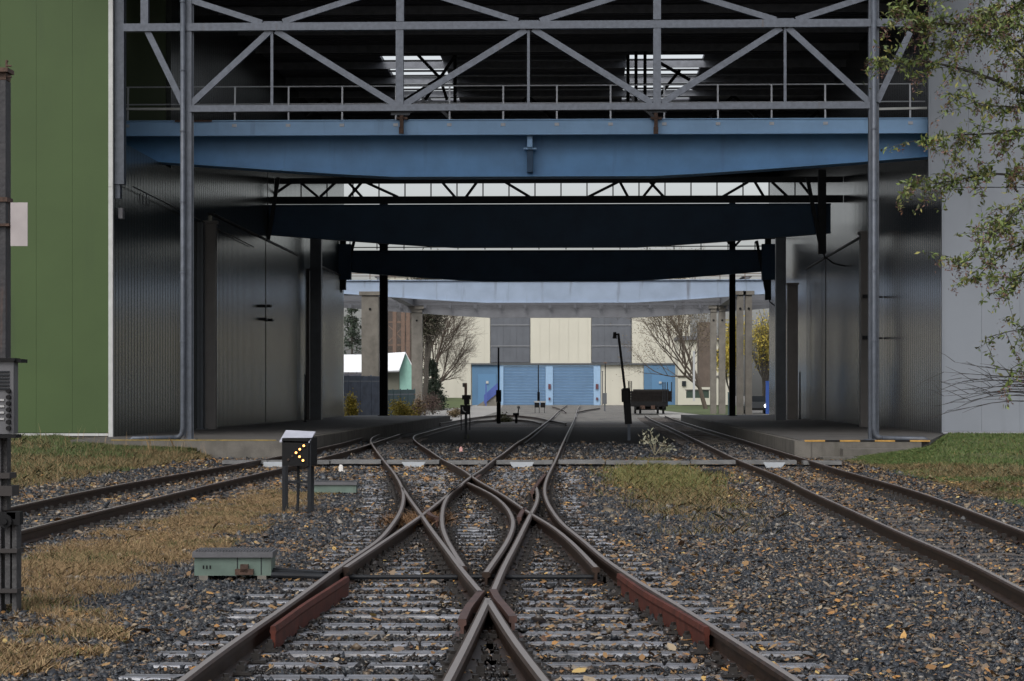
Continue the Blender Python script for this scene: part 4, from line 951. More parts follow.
build('load', sbox(MB(), Yw+.5, 634, 389.3, 669, 391, 5), mat('rubble load', (.02, .018, .016), .9, bump=.8), t)
# ------------------------------------------------------------ car far right
Yk = 180
cx = P(758, 405, Yk).x; t = thing('parked_car', 'dark car with bright headlights half hidden by the near right pillars', 'car', (cx, Yk, gz(Yk)))
z = gz(Yk)
body = MB(); prof = [(-.85, .3), (-.85, .75), (-.8, .95), (.8, .95), (.85, .75), (.85, .3)]
body.prism([(cx+a, z+b) for a, b in prof], Yk, Yk+4.2); build('body', body, carp, t)
cabn = MB().prism([(cx+a, z+b) for a, b in ((-.78, .952), (-.6, 1.42), (.6, 1.42), (.78, .952))], Yk+1.0, Yk+3.4); build('cabin', cabn, glass, t)
for sx in (-.62, .62): build('headlight', MB().disc((cx+sx, Yk-.02, z+.65), .14, .05), emat('lit headlight', (1, 1, 1), 4), t)
for sx in (-.8, .8):
    for sy in (.7, 3.4): build('wheel', MB().disc((cx+sx, Yk+sy, z+.32), .32, .2, 'x'), rubber, t)
build('bumper', MB().box((cx-.84, Yk-.08, z+.3), (cx+.84, Yk-.005, z+.48)), black, t)

# ------------------------------------------------------------ trees
def grow(wood_mb, leaf_pts, p, d, L, r, depth, spread=.55, up=.1, kids=(2, 3), droop=0., seg=3, ratio=.74, wob=.12):
    pts = [p]; rs = [r]; q = p.copy(); dd = d.copy()
    for i in range(seg):
        dd = (dd+Vector((random.uniform(-wob, wob), random.uniform(-wob, wob), random.uniform(-wob, wob)+up*.3-droop))).normalized()
        q = q+dd*(L/seg); pts.append(q.copy()); rs.append(r*(1-.35*(i+1)/seg))
    wood_mb.tube(pts, rs, 5 if depth > 1 else 3, cap=False)
    if depth <= 1: leaf_pts += pts[1:]
    if depth == 0: return
    for k in range(random.randint(*kids)+ (1 if depth > 3 else 0)):
        t_ = random.uniform(.35, 1.0); i = min(seg-1, int(t_*seg)); b = pts[i].lerp(pts[i+1], t_*seg-i)
        ax = Vector((random.gauss(0, 1), random.gauss(0, 1), random.gauss(0, 1))).normalized()
        nd = (dd+ax*spread*random.uniform(.7, 1.4)+Vector((0, 0, up))).normalized()
        grow(wood_mb, leaf_pts, b, nd, L*ratio*random.uniform(.75, 1.1), max(.006, rs[i]*.62), depth-1, spread, up, kids, droop, seg, ratio, wob)
    grow(wood_mb, leaf_pts, pts[-1], (dd+Vector((random.uniform(-.2, .2), random.uniform(-.2, .2), .1))).normalized(), L*ratio, rs[-1]*.9, depth-1, spread, up, kids, droop, seg, ratio, wob)
def leaf_mesh(name, C, size, m, parent, flat=.0, aspect=2.2):
    C = np.array([tuple(c) for c in C]); n = len(C); org = np.array(ROOT[parent.name]) if parent else np.zeros(3)
    a = rng.normal(size=(n, 3)); a[:, 2] -= .35; a /= np.linalg.norm(a, axis=1)[:, None]; b = rng.normal(size=(n, 3)); b -= (a*b).sum(1)[:, None]*a; b /= np.linalg.norm(b, axis=1)[:, None]
    s = size*rng.uniform(.6, 1.3, n)[:, None]; nn = np.cross(a, b)
    V = np.stack([C-org, C-org+a*s*.5+b*s*.5/aspect+nn*s*.08, C-org+a*s, C-org+a*s*.5-b*s*.5/aspect+nn*s*.08], 1).reshape(-1, 3)
    o = raw(name, V, np.arange(4*n), 4, m)
    if parent: o.parent = parent
    return o
def lm(name, stops, rough=.6):
    m = mat(name, (.1, .1, .1), rough, island=stops); return m
lgreen = lm('autumn leaf mix', [(0, (.085, .115, .03)), (.34, (.14, .17, .04)), (.5, (.055, .08, .03)), (.66, (.105, .05, .04)), (.83, (.075, .04, .038)), (1, (.20, .19, .05))])
lyel = lm('yellow leaf mix', [(0, (.62, .47, .05)), (.5, (.42, .34, .06)), (.8, (.2, .2, .05)), (1, (.7, .52, .08))])
lbrown = lm('thin brown leaf mix', [(0, (.13, .10, .06)), (.6, (.18, .14, .07)), (1, (.08, .07, .05))])
ldark = lm('dark needle mix', [(0, (.02, .035, .022)), (.6, (.035, .055, .03)), (1, (.05, .065, .045))])
livy = lm('ivy leaf mix', [(0, (.05, .05, .035)), (.6, (.09, .07, .05)), (1, (.05, .07, .03))])
def tree(name, label, base, L, r, depth, leafm=None, per=0, lsize=.2, spread=.55, up=.1, kids=(2, 3), lean=(0, 0), seed=1, jitter=.3, group=None, ratio=.74, barkmat=None):
    random.seed(seed); t = thing(name, label, 'tree', base, group); wmb = MB(); pts = []
    grow(wmb, pts, Vector(base), Vector((lean[0], lean[1], 1)).normalized(), L, r, depth, spread, up, kids, ratio=ratio)
    build('trunk', wmb, barkmat or bark, t)
    if leafm:
        C = [p+Vector((random.gauss(0, jitter), random.gauss(0, jitter), random.gauss(0, jitter))) for p in pts for _ in range(per)]
        leaf_mesh('crown', C, lsize, leafm, t)
    return t
def gb_(px, Y): p = P(px, 400, Y); return Vector((p.x, Y, gz(Y)-.05))
tree('bare_tree', 'large leafless tree spreading its twigs before the cream depot wall on the left', gb_(428, 215), 3.3, .26, 7, spread=.62, up=.03, kids=(2, 2), lean=(.30, 0), seed=11, ratio=.80, barkmat=mat('pale brown twig bark', (.12, .095, .075), .9))
tree('ivy_clad_tree', 'tall trunk wrapped in brown ivy beside the far left pillar', gb_(424.5, 205), 4.5, .3, 4, livy, 46, .22, spread=.25, up=.6, kids=(2, 2), seed=5, jitter=.6)
tree('sparse_tree', 'tall thinly leaved tree left of the far right pillar pair', gb_(706, 218), 4.4, .24, 6, lbrown, 1, .15, spread=.66, up=.14, kids=(2, 2), lean=(-.22, 0), seed=3, ratio=.82, barkmat=mat('pale brown twig bark', (0, 0, 0)))
tree('yellow_tree', 'yellow leaved tree at the right end of the yard behind the pillars', gb_(765, 185), 3.0, .18, 5, lyel, 1, .2, spread=.5, up=.3, kids=(2, 3), seed=8, jitter=.3)
tree('yellow_tree', 'thin yellow tree seen between the two right pillar pairs', gb_(731, 196), 2.6, .14, 5, lyel, 4, .22, spread=.45, up=.35, kids=(2, 2), seed=9, jitter=.3)
def conifer(label, base, H, R_, seed, n=5200, lsize=.3):
    random.seed(seed); t = thing('conifer', label, 'tree', base);     C = []; br = MB()
    for k in range(int(H*9)):
        z = H*(.06+.92*random.random()); rr = R_*(1-z/H)*random.uniform(.7, 1.15)+.1; a = random.uniform(0, 6.28)
        tip = base+Vector((math.cos(a)*rr, math.sin(a)*rr, z-rr*.25)); st_ = base+Vector((0, 0, z)); br.tube([st_, tip], [.03, .01], 3, cap=False)
        for _ in range(int(n/(H*9))): f = random.uniform(.25, 1); C.append(st_.lerp(tip, f)+Vector((random.gauss(0, .14), random.gauss(0, .14), random.gauss(0, .09)-.1)))
    br.tube([base, base+Vector((0, 0, H*.95))], [.16, .03], 7); build('trunk', br, bark, t); leaf_mesh('crown', C, lsize, ldark, t, aspect=3)
conifer('small dark conifer at the foot of the ivy clad trunk', gb_(432, 208), 4.9, 1.7, 4)
conifer('tall loose conifer behind the white roofed shed', gb_(352, 205), 10.5, 2.6, 6, 2600, .34)
def bush(name, label, px, Y, w, h, m, seed, n=1500, lsize=.12, tall=0):
    random.seed(seed); base = gb_(px, Y); base.z += .0; t = thing(name, label, 'bush', base); sm = MB(); C = []
    for k in range(16):
        a = random.uniform(0, 6.28); rr = random.uniform(.1, 1)*w/2; hh = h*random.uniform(.5, 1)*(1-.35*(rr/(w/2)))
        tip = base+Vector((math.cos(a)*rr, math.sin(a)*rr, hh)); mid = base+Vector((math.cos(a)*rr*.4, math.sin(a)*rr*.4, hh*.6)); sm.tube([base, mid, tip], [.02, .013, .005], 4, cap=False)
        for _ in range(n//16): f = random.uniform(.2, 1); C.append(mid.lerp(tip, f)*1+Vector((random.gauss(0, w*.09), random.gauss(0, w*.09), random.gauss(0, h*.1)-hh*.12*random.random()*2)))
    build('stems', sm, bark, t); leaf_mesh('foliage', [c for c in C if c.z > base.z], lsize, m, t, aspect=1.7)
bush('bush', 'yellow green bush before the blue grey fence at the left wall end', 350, 136, 1.0, 2.3, lyel, 1, 1800)
bush('bush', 'bright yellow bush right of the slender black double column', 400, 137, 1.9, 1.7, lyel, 2, 2600)
bush('bush', 'rusty orange scrub between yellow bush and ivy clad tree', 418, 150, 1.2, 1.9, lm('rusty leaf mix', [(0, (.16, .09, .05)), (.5, (.10, .07, .05)), (1, (.22, .16, .06))]), 3, 1300)
bush('bush', 'reddish bare scrub at the foot of the bare tree', 433, 175, 2.0, 2.0, lm('red twig mix', [(0, (.11, .06, .055)), (.5, (.09, .06, .05)), (1, (.15, .11, .08))]), 4, 1500)
bush('bush', 'low straw coloured tussock on the pale path', 455, 160, 1.4, .8, lm('straw mix', [(0, (.3, .22, .12)), (.5, (.2, .14, .08)), (1, (.16, .14, .07))]), 5, 900)
bush('bush', 'olive weeds at the foot of the thin black mast', 503, 140, 1.1, .7, lm('olive mix', [(0, (.12, .11, .05)), (1, (.07, .08, .03))]), 6, 700)
# pale dead branch in the shade
random.seed(21); c = G(655, 456, -.18); t = thing('dead_branch', 'pale dead leafy branch sticking up behind the trough before the right track', 'branch', c); q = MB(); C = []
for a, b in (((655, 455), (642, 431)), ((655, 455), (668, 438)), ((655, 455), (672, 446)), ((655, 452), (650, 430)), ((652, 446), (640, 440)), ((660, 446), (671, 449)), ((655, 450), (656, 436))):
    A_ = P(a[0], a[1], 61); B_ = P(b[0], b[1], 61.5+random.uniform(-1, 1)); q.tube([A_, A_.lerp(B_, .6)+Vector((0, 0, .05)), B_], [.018, .012, .006], 4, cap=False)
    for _ in range(16): f = random.uniform(.45, 1); C.append(A_.lerp(B_, f)+Vector((random.gauss(0, .07), random.gauss(0, .07), random.gauss(0, .035))))
build('stems', q, mat('pale stem', (.2, .18, .12), .8), t); leaf_mesh('leaves', C, .11, lm('pale dead leaf', [(0, (.36, .34, .24)), (.6, (.22, .22, .15)), (1, (.12, .13, .09))]), t, aspect=2)

# overhanging tree, trunk outside the frame on the right
random.seed(33); Yt = 37.
base = P(1165, 560, Yt); base.z = -.1
t = thing('autumn_tree', 'overhanging tree with green and reddish leaves reaching in from the right edge', 'tree', base)
wm = MB(); tw = []
def limb(pts, r0, r1, ys, dens=1.0, twl=.6, hang=.35):
    P3 = smooth(spline([P(p[0], p[1], Yt+y) for p, y in zip(pts, ys)], .25), 3); n = len(P3)
    wm.tube(P3, [r0+(r1-r0)*i/(n-1) for i in range(n)], 7)
    for i in range(n):
        f = i/(n-1)
        if f < .12: continue
        for _ in range(int(dens*4)+(random.random() < dens*4 % 1)):
            d = Vector((random.gauss(-.35, .6), random.gauss(0, .7), random.gauss(-.05, .55))).normalized(); L = twl*random.uniform(.4, 1.2)
            a = P3[i]; pp = [a]; q = a.copy()
            for s in range(4): d = (d+Vector((random.gauss(0, .15), random.gauss(0, .15), -hang*random.uniform(0, .6)))).normalized(); q = q+d*L/4; pp.append(q.copy())
            wm.tube(pp, [.007, .005, .004, .003, .002], 3, cap=False); tw.append(pp)
trunk = [base, base+Vector((.0, 0, 2)), base+Vector((-.1, 0, 4.2)), base+Vector((-.05, .2, 6.4)), base+Vector((.1, .2, 9))]
wm.tube(trunk, [.24, .2, .17, .13, .08], 10)
LB = [([(1160, 210), (1080, 130), (1024, 92), (1000, 80), (975, 70), (955, 68), (930, 62), (900, 55), (880, 62)], .07, .006, 1.0),
      ([(1160, 190), (1090, 70), (1040, 30), (1000, 20), (960, 24), (930, 26), (905, 8)], .06, .006, 1.5),
      ([(1160, 170), (1090, 20), (1030, -30), (970, -15), (930, -4), (905, -14)], .06, .006, 1.3),
      ([(1150, 120), (1080, -10), (1010, 5), (985, 35), (960, 50), (935, 45)], .04, .005, 1.4),
      ([(1160, 230), (1080, 160), (1030, 125), (1000, 135), (975, 138), (945, 130), (925, 140)], .05, .006, 1.2),
      ([(1160, 260), (1080, 200), (1030, 178), (990, 170), (960, 180), (935, 192), (918, 182)], .05, .005, 1.5),
      ([(1160, 290), (1090, 215), (1024, 200), (1005, 225), (985, 240), (965, 262)], .045, .005, 1.3),
      ([(1160, 300), (1080, 250), (1030, 235), (1005, 245), (985, 262), (975, 280)], .04, .005, 1.0),
      ([(1160, 330), (1090, 280), (1035, 262), (1015, 275), (1005, 290)], .04, .005, 1.0),
      ([(1160, 360), (1090, 340), (1040, 325), (1010, 330), (985, 338)], .03, .004, .45),
      ([(1160, 370), (1090, 365), (1040, 352), (1020, 358), (1012, 368)], .03, .004, .45),
      ([(1160, 200), (1090, 110), (1040, 70), (1010, 50), (990, 10)], .05, .006, 1.5),
      ([(1160, 220), (1090, 150), (1050, 110), (1020, 100), (990, 112), (960, 95)], .04, .005, .7)]
for pts, r0, r1, dens in LB:
    y0 = random.uniform(-1.2, 1.2); limb(pts, r0, r1, [0]+[y0*(i/(len(pts)-1))+random.uniform(-.15, .15) for i in range(1, len(pts))], dens)
ntw = len(tw)
# bare twigs low down
for k, (sy, ey) in enumerate(((380, 384), (384, 398), (388, 405), (378, 372), (395, 402), (386, 392), (400, 413), (372, 362), (382, 378), (392, 396), (390, 410), (376, 384))):
    ex = random.uniform(935, 965); pts = [P(1160, 395, Yt), P(1070, sy+6, Yt+.3), P(1010, sy-2, Yt), P(975, (sy+ey)/2, Yt-.2), P(ex, ey, Yt-.3)]
    P3 = smooth(spline(pts, .3), 3); n = len(P3); wm.tube(P3, [.02+(.002-.02)*i/(n-1) for i in range(n)], 4)
    for i in range(3, n, 1):
        d = Vector((random.uniform(-1, -.3), random.gauss(0, .4), random.uniform(-.4, .5))).normalized()*random.uniform(.2, .6); wm.tube([P3[i], P3[i]+d*.5+Vector((0, 0, .02)), P3[i]+d], [.006, .004, .002], 3, cap=False)
build('branches', wm, barkd, t)
C = []; C2 = []
for pp in tw:
    for s in range(1, 5):
        for _ in range(6):
            C.append(pp[s-1].lerp(pp[s], random.random())+Vector((random.gauss(0, .025), random.gauss(0, .025), random.gauss(0, .025))))
    for _e in range(random.choice((0, 1, 1, 2))):
        e = pp[random.choice((2, 3, 4))]
        for _ in range(14): C2.append(e+Vector((random.gauss(0, .035), random.gauss(0, .035), -abs(random.gauss(0, .07)))))
leaf_mesh('leaves', C, .098, lm('green leaf mix', [(0, (.09, .14, .035)), (.35, (.17, .22, .05)), (.6, (.07, .11, .03)), (.8, (.13, .13, .045)), (1, (.27, .26, .06))]), t, aspect=2.6)
leaf_mesh('seed_clusters', C2, .06, lm('reddish seed mix', [(0, (.17, .08, .065)), (.5, (.11, .06, .055)), (1, (.22, .12, .07))]), t, aspect=3)

# ------------------------------------------------------------ vegetation, ballast, leaves
def inside(poly, X, Yy):
    r = np.zeros(len(X), bool); n = len(poly); j = n-1
    for i in range(n):
        xi, yi = poly[i]; xj, yj = poly[j]
        c = ((yi > Yy) != (yj > Yy)) & (X < (xj-xi)*(Yy-yi)/(yj-yi+1e-12)+xi); r ^= c; j = i
    return r
def edist(poly, X, Yy):
    d = np.full(len(X), 1e9); n = len(poly)
    for i in range(n):
        a = np.array(poly[i]); b = np.array(poly[(i+1) % n]); ab = b-a; t = np.clip(((X-a[0])*ab[0]+(Yy-a[1])*ab[1])/(ab@ab+1e-9), 0, 1)
        d = np.minimum(d, np.hypot(X-a[0]-t*ab[0], (Yy-a[1]-t*ab[1])*.6))
    return d
def polyg(px, z=-.17): return [tuple(G(a, b, z)[:2]) for a, b in px]
def nz(X, Yy, s=1.0, o=0.0): return np.array([noise.noise(Vector((x*s+o, y*s, o))) for x, y in zip(X, Yy)])
def samp(poly, n, zf=None):
    p = np.array(poly); a, b = p.min(0), p.max(0); X = rng.uniform(a[0], b[0], n*3); Yy = rng.uniform(a[1], b[1], n*3); k = inside(poly, X, Yy); return X[k][:n], Yy[k][:n]
def blades(name, X, Yy, Z, h, w, m, lean=.5):
    n = len(X); hh = h*rng.uniform(.35, 1.25, n); a = rng.uniform(0, 2*np.pi, n); l = rng.normal(0, lean, (n, 2))*hh[:, None]; ww = w*rng.uniform(.6, 1.3, n)
    B = np.stack([X, Yy, Z], 1); s = np.stack([np.cos(a)*ww/2, np.sin(a)*ww/2, np.zeros(n)], 1)
    mid = B+np.stack([l[:, 0]*.35, l[:, 1]*.35, hh*.6], 1); tip = B+np.stack([l[:, 0], l[:, 1], hh], 1)
    V = np.stack([B-s, B+s, mid+s*.7, tip, mid-s*.7], 1).reshape(-1, 3)
    return stuff(raw(name, V, np.arange(5*n), 5, m))
dry = lm('dry grass mix', [(0, (.36, .24, .12)), (.3, (.27, .17, .085)), (.6, (.47, .34, .18)), (.85, (.17, .105, .055)), (.95, (.12, .12, .04)), (1, (.16, .18, .05))], .8)
mix_ = lm('mixed grass', [(0, (.20, .14, .05)), (.3, (.26, .18, .07)), (.5, (.12, .14, .035)), (.8, (.08, .12, .025)), (1, (.28, .24, .08))], .8)
mixd = lm('faded verge grass', [(0, (.22, .14, .065)), (.4, (.28, .19, .09)), (.6, (.11, .11, .045)), (.85, (.08, .09, .035)), (1, (.28, .22, .12))], .8)
grnd = lm('faded green grass', [(0, (.055, .095, .025)), (.5, (.085, .13, .035)), (.8, (.14, .12, .05)), (1, (.22, .16, .08))], .8)
grn = lm('green grass mix', [(0, (.055, .105, .022)), (.5, (.085, .145, .032)), (.85, (.14, .17, .05)), (1, (.24, .19, .07))], .7)
soil = mat('brown thatch soil', (.10, .075, .052), .95, var=.6, vscale=3, bump=.8, bscale=25)
lawnb = mat('lawn soil', (.045, .07, .02), .95, col2=(.10, .08, .035), vscale=.8, bump=.6, bscale=15)
# left dry strip
P1 = polyg([(-40,560),(20,552),(60,543),(120,527),(170,512),(240,494),(275,487),(300,493),(330,490),(345,497),(320,505),(283,522),(262,534),(230,550),(190,566),(150,584),(110,598),(128,622),(95,640),(40,655),(-40,668)])
struct(build('dry_grass_ground', MB().add([(x, y, -.172) for x, y in P1], [tuple(range(len(P1)))]), soil))
X, Yy = samp(P1, 260000); k = nz(X, Yy, 1.1, 3.)+.5*nz(X, Yy, 4., 1.)+rng.normal(0, .2, len(X))-.75*np.clip(1-edist(P1, X, Yy)/.9, 0, 1) > -.38; X, Yy = X[k], Yy[k]
blades('dry_grass', X, Yy, np.full(len(X), -.18), .065, .0045, dry, .6)
k = (nz(X, Yy, .7, 9.) > .18); blades('green_grass_tufts', X[k][:9000], Yy[k][:9000], np.full(len(X[k][:9000]), -.18), .07, .005, grnd, .5)
k = rng.random(len(X)) < .006; blades('tall_dry_stalks', X[k], Yy[k], np.full(k.sum(), -.18), .15, .004, dry, .3)
# bottom-left thin growth
P1b = polyg([(-40,640),(60,640),(110,620),(130,640),(90,668),(-40,690)]); X, Yy = samp(P1b, 9000); k = nz(X, Yy, 1.5, 5.) > .0; blades('dry_grass', X[k], Yy[k], np.full(k.sum(), -.18), .07, .01, dry, .7)
# left verge, rising to the green building
def ruled(name, lo, hi, zlo, zhis, m, nu=40, nv=12, bulge=.05):
    mb = MB(); 
    def pl_(L, t):
        s = t*(len(L)-1); i = min(len(L)-2, int(s)); f = s-i; return (L[i][0]*(1-f)+L[i+1][0]*f, L[i][1]*(1-f)+L[i+1][1]*f)
    def S_(u, v):
        a = pl_(lo, u); b = pl_(hi, u); s = v*v*(3-2*v); x = a[0]*(1-v)+b[0]*v; y = a[1]*(1-v)+b[1]*v
        q_ = u*(len(zhis)-1); i_ = min(len(zhis)-2, int(q_)); zhi = zhis[i_]*(1-q_+i_)+zhis[i_+1]*(q_-i_)
        z = zlo*(1-s)+zhi*s+noise.noise(Vector((x*.4, y*.4, 2)))*bulge*math.sin(math.pi*v); return x, y, z
    for j in range(nv+1):
        for i in range(nu+1): mb.v.append(S_(i/nu, j/nv))
    for j in range(nv):
        for i in range(nu): a = j*(nu+1)+i; mb.f.append((a, a+1, a+nu+2, a+nu+1))
    struct(build(name, mb, m)); return S_
lo = [tuple(G(px, py, -.17)[:2]) for px, py in ((-120, 515), (0, 493), (60, 484), (130, 471), (180, 463), (215, 458))]
hi = [(-36, 63.95), (-27, 63.95), (-20, 63.95), (-15, 63.95), (-12.6, 59.4), (-10.2, 59.4)]
Sv = ruled('grass_verge', lo, hi, -.19, [.31, .31, .31, .30, .10, .02], lawnb)
def on_surface(Sf, n, f=None):
    U = rng.random(n); Vv = rng.random(n); A_ = np.array([Sf(u, v) for u, v in zip(U, Vv)]); return A_[:, 0], A_[:, 1], A_[:, 2], U, Vv
X, Yy, Z, U, Vv = on_surface(Sv, 80000); n_ = nz(X, Yy, .35, 4.)+rng.normal(0, .12, len(X))
k = (n_+.8*(Vv-.38) < .08); blades('dry_grass', X[k], Yy[k], Z[k]-.01, .14, .012, mixd, .6)
blades('verge_grass', X[~k], Yy[~k], Z[~k]-.01, .12, .012, grnd, .5)
k2 = rng.random(len(X)) < .004; blades('tall_weed_stalks', X[k2], Yy[k2], Z[k2], .5, .008, dry, .25)
# right lawn
lo = [tuple(G(px, py, -.17)[:2]) for px, py in ((845, 462), (880, 470), (930, 483), (980, 497), (1030, 513), (1140, 548))]
hi = [(6.9, 58.8), (8.95, 59.5), (10.95, 69.9), (14, 69.9), (18, 69.9), (26, 69.9), (38, 69.9)]
Sv = ruled('lawn', lo, hi, -.19, [-.12, .14, .31, .31, .31, .31, .31], lawnb)
X, Yy, Z, U, Vv = on_surface(Sv, 120000); n_ = nz(X, Yy, .3, 8.)+rng.normal(0, .1, len(X)); k = n_+.9*(Vv-.10) > -.02
blades('lawn_grass', X[k], Yy[k], Z[k]-.01, .07, .013, grn, .6); blades('dry_grass', X[~k], Yy[~k], Z[~k]-.01, .09, .011, mixd, .7)
# middle patch
def ell(cx, cy, rx, ry, n=18): return [(cx+rx*math.cos(2*math.pi*i/n), cy+ry*math.sin(2*math.pi*i/n)) for i in range(n)]
P3p = polyg([(600,470),(625,463),(660,462),(690,466),(715,478),(742,492),(748,505),(730,514),(700,518),(665,516),(640,508),(618,495),(603,483)])
cm = np.array(P3p).mean(0); hr_ = np.array(P3p).ptp(0)/2 if hasattr(np.ndarray, 'ptp') else np.ptp(np.array(P3p), 0)/2
X = rng.normal(cm[0], hr_[0]*.5, 60000); Yy = rng.normal(cm[1], hr_[1]*.55, 60000); d_ = ((X-cm[0])/hr_[0])**2+((Yy-cm[1])/hr_[1])**2; n_ = 1.0*nz(X, Yy, .9, 1.)+.5*nz(X, Yy, 3., 2.)+rng.normal(0, .18, len(X))-.42*d_; k = n_ > -.20; X, Yy = X[k], Yy[k]
k = Yy > 42+rng.normal(0, 4, len(X)); blades('dry_grass', X[~k], Yy[~k], np.full((~k).sum(), -.18), .11, .009, mixd, .7)
blades('green_grass_tufts', X[k], Yy[k], np.full(k.sum(), -.18), .15, .010, lm('tuft mix', [(0, (.09, .14, .03)), (.5, (.2, .19, .06)), (.8, (.28, .18, .07)), (1, (.07, .12, .03))]), .5)
# brown tussock in the switch
c = G(418, 526, -.16); X = rng.normal(c.x, .17, 2600); Yy = rng.normal(c.y, .55, 2600)
o = blades('dry_tussock', X, Yy, np.full(2600, -.17), .15, .009, lm('tussock mix', [(0, (.25, .13, .055)), (.5, (.16, .085, .04)), (1, (.34, .2, .1))]), .9)

# ballast stones
def stones(name, X, Yy, Z, s, m):
    n = len(X); O = np.array([(1,0,0),(-1,0,0),(0,1,0),(0,-1,0),(0,0,1),(0,0,-1)], float)
    R1 = rng.normal(size=(n, 4)); R1 /= np.linalg.norm(R1, axis=1)[:, None]; w, x, y, z = R1.T
    Mx = np.stack([1-2*(y*y+z*z), 2*(x*y-z*w), 2*(x*z+y*w), 2*(x*y+z*w), 1-2*(x*x+z*z), 2*(y*z-x*w), 2*(x*z-y*w), 2*(y*z+x*w), 1-2*(x*x+y*y)], 1).reshape(n, 3, 3)
    sc = rng.uniform(.5, 1.6, (n, 3))*s[:, None]; sc[:, 2] *= .5
    V = O[None]*rng.uniform(.75, 1.25, (n, 6, 1))*sc[:, None, :]+rng.normal(0, .16, (n, 6, 3))*s[:, None, None]
    V = np.einsum('nij,nkj->nki', Mx, V); V[:, :, 2] *= .8
    V += np.stack([X, Yy, Z], 1)[:, None, :]
    Fc = np.array([(0,2,4),(2,1,4),(1,3,4),(3,0,4),(2,0,5),(1,2,5),(3,1,5),(0,3,5)])
    Fi = (np.arange(n)[:, None, None]*6+Fc[None]).ravel()
    return stuff(raw(name, V.reshape(-1, 3), Fi, 3, m))
stm = mat('wet ballast stone', (.9, .9, .9), .46, spec=.45, vscale=.3, col2=(.85, .68, .52), island=[(0, (.007, .009, .012)), (.25, (.016, .020, .027)), (.5, (.036, .044, .058)), (.62, (.011, .010, .011)), (.76, (.11, .12, .13)), (.86, (.09, .062, .042)), (.95, (.16, .13, .09)), (1, (.28, .27, .25))])
def view_pts(n, y0, y1, extra=1.3, bias=1.0):
    Yy = np.sqrt(rng.uniform(y0**2, y1**2, n)); u = rng.uniform(-.5*1024-40, .5*1024+40, n)/F
    X = -math.sin(TH)*Yy/math.cos(TH)+u*Yy*1.01; return X, Yy+X*0
def on_sleeper(X, Yy):
    r = np.zeros(len(X), bool)
    for cx, cy, hl, ang in SLEEP:
        if cy > 52: continue
        k = np.nonzero(np.abs(Yy-cy) < .7+hl*abs(math.sin(ang)))[0]
        dx = X[k]-cx; dy = Yy[k]-cy; c_, s_ = math.cos(ang), math.sin(ang); u = dx*c_+dy*s_; v = -dx*s_+dy*c_
        r[k[(np.abs(u) < hl) & (np.abs(v) < .125)]] = True
    return r
XS, YS, SS, ZS = [], [], [], []
jy = np.arange(11., 41., .5); jl = np.array([xat(RP['A1'], y) or -3 for y in jy])-.5; jr_ = np.array([xat(RP['C1'], y) or 3 for y in jy])+.5
SLX = [s for s in SLEEP]
for n, y0, y1, s in ((78000, 11, 17, .018), (95000, 17, 26, .021), (80000, 26, 38, .027), (45000, 38, 54, .034), (26000, 54, 78, .045)):
    X, Yy = view_pts(n, y0, y1); k = np.ones(n, bool)
    k &= ~(inside(P1, X, Yy) & (rng.random(n) < .9*np.clip(edist(P1, X, Yy)/.8, 0, 1))); k &= ~(inside(P3p, X, Yy) & (rng.random(n) < .6))
    osl = on_sleeper(X, Yy); k &= ~(osl & (rng.random(n) < (.98 if y0 < 26 else .95)))
    X, Yy, osl = X[k], Yy[k], osl[k]
    XS.append(X); YS.append(Yy); sz = s*np.exp(rng.normal(0, .28, len(X))); SS.append(sz)
    ina = (X > np.interp(Yy, jy, jl)) & (X < np.interp(Yy, jy, jr_)) & (Yy < 40)
    ZS.append(np.where(osl, -.146+sz*.35, -.178-.004*ina+sz*.25+rng.uniform(-.012, .012, len(X))))
X, Yy, s_, Z = (np.concatenate(a) for a in (XS, YS, SS, ZS))
# keep clear of the verge and lawn
kk = ~(inside([*[tuple(G(px, py, -.17)[:2]) for px, py in ((-120, 511), (0, 489), (130, 469), (215, 457))], (-9, 64), (-60, 64)], X, Yy))
kk &= ~inside([*[tuple(G(px, py, -.17)[:2]) for px, py in ((850, 460), (930, 481), (1030, 510), (1140, 545))], (60, 64), (10, 64)], X, Yy)
X, Yy, s_, Z = X[kk], Yy[kk], s_[kk], Z[kk]
ina = (X > np.interp(Yy, jy, jl)) & (X < np.interp(Yy, jy, jr_)) & (Yy < 40) & (rng.random(len(X)) < .6)
DX, DY, DZ, DS = X[ina], Yy[ina], Z[ina], s_[ina]; X, Yy, Z, s_ = X[~ina], Yy[~ina], Z[~ina], s_[~ina]
stones('ballast', X, Yy, Z, s_, stm)
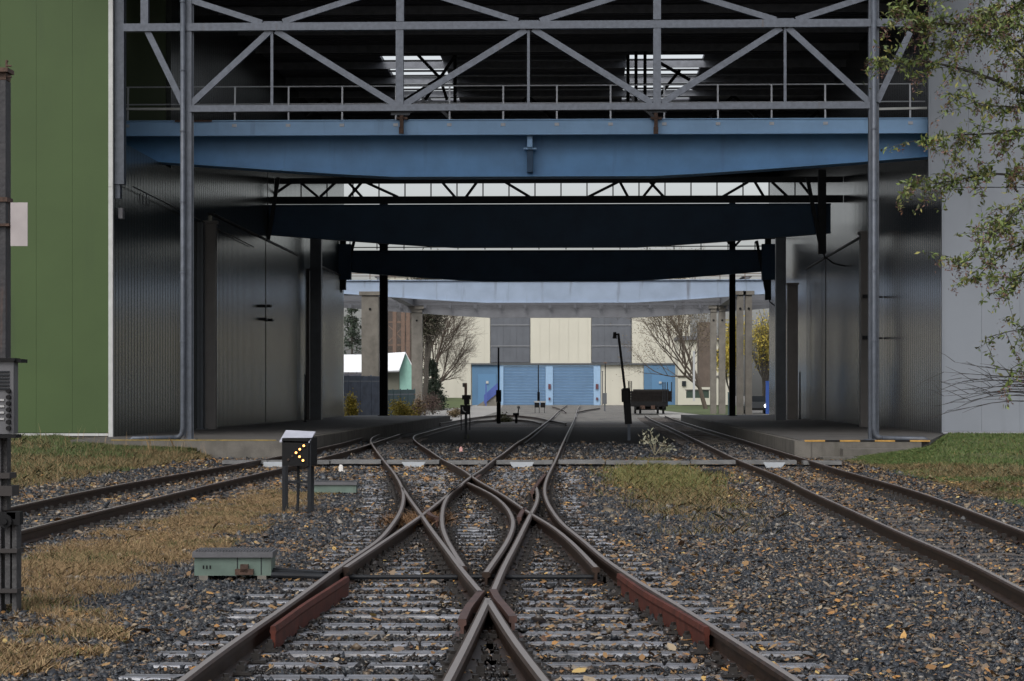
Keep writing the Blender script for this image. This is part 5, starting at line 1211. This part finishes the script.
# oil-blackened stones packed against the junction rails
ox, oy = [], []
for k_, pth in RP.items():
    for i in range(len(pth)-1):
        a_, b_ = pth[i], pth[i+1]
        if a_.y > 46 or a_.y < 10.5: continue
        L_ = (b_-a_).length; m_n = int(L_*150*(1 if a_.y < 26 else .6))
        d_ = (b_-a_).normalized(); nx, ny = d_.y, -d_.x
        for _ in range(m_n):
            t_ = random.random(); o_ = random.choice((-1, 1))*(.055+abs(random.gauss(0, .13))); ox.append(a_.x+(b_.x-a_.x)*t_+nx*o_); oy.append(a_.y+(b_.y-a_.y)*t_+ny*o_)
ox, oy = np.array(ox), np.array(oy); oo = on_sleeper(ox, oy); kq = ~(oo & (rng.random(len(ox)) < .45)); ox, oy, oo = ox[kq], oy[kq], oo[kq]
ss = np.where(oy < 26, .017, .026)*np.exp(rng.normal(0, .3, len(ox)))
oz = np.where(oo, -.142, -.172)+rng.uniform(0, .02, len(ox))
stones('oily_ballast', np.r_[ox, DX], np.r_[oy, DY], np.r_[oz, DZ], np.r_[ss, DS], mat('oil black stone', (1, 1, 1), .35, spec=.5, island=[(0, (.006, .006, .006)), (.6, (.018, .015, .014)), (.9, (.035, .026, .022)), (1, (.09, .08, .075))]))
# fallen leaves
n = 90000; X, Yy = view_pts(n, 11, 60); dn = nz(X, Yy, .35, 6.)+rng.normal(0, .25, n)
# more leaves inside the switch and on the right side
w_ = np.exp(-((X-(-.3))**2)/6)*(Yy < 26)*.55+.2*(X > 2)+.12*(np.abs(Yy-44) < 8); k = dn+w_ > .16; X, Yy = X[k], Yy[k]; n = len(X)
osl = on_sleeper(X, Yy); k = ~(osl & (rng.random(n) < .15)); X, Yy, osl = X[k], Yy[k], osl[k]; n = len(X); Z = np.where(osl, -.142, -.158)+rng.uniform(0, .02, n)
a = rng.uniform(0, 6.28, n); s = .0165*np.exp(rng.normal(0, .4, n))*(1+.012*(Yy-12)); T_ = rng.normal(0, .3, (n, 2)); V = []
for j, (r_, al) in enumerate(((1.1, 0), (.7, .9), (.75, 2.1), (1.0, 3.14), (.7, 4.2), (.8, 5.3))):
    dx = np.cos(a+al)*s*r_; dy = np.sin(a+al)*s*r_; V.append(np.stack([X+dx, Yy+dy, Z+dx*T_[:, 0]+dy*T_[:, 1]+rng.uniform(0, .008, n)], 1))
stuff(raw('fallen_leaves', np.stack(V, 1).reshape(-1, 3), np.arange(6*n), 6, lm('fallen leaf mix', [(0, (.20, .10, .035)), (.25, (.30, .18, .07)), (.45, (.11, .055, .03)), (.65, (.36, .28, .18)), (.8, (.09, .06, .045)), (.93, (.46, .22, .05)), (1, (.50, .38, .14))], .5)))
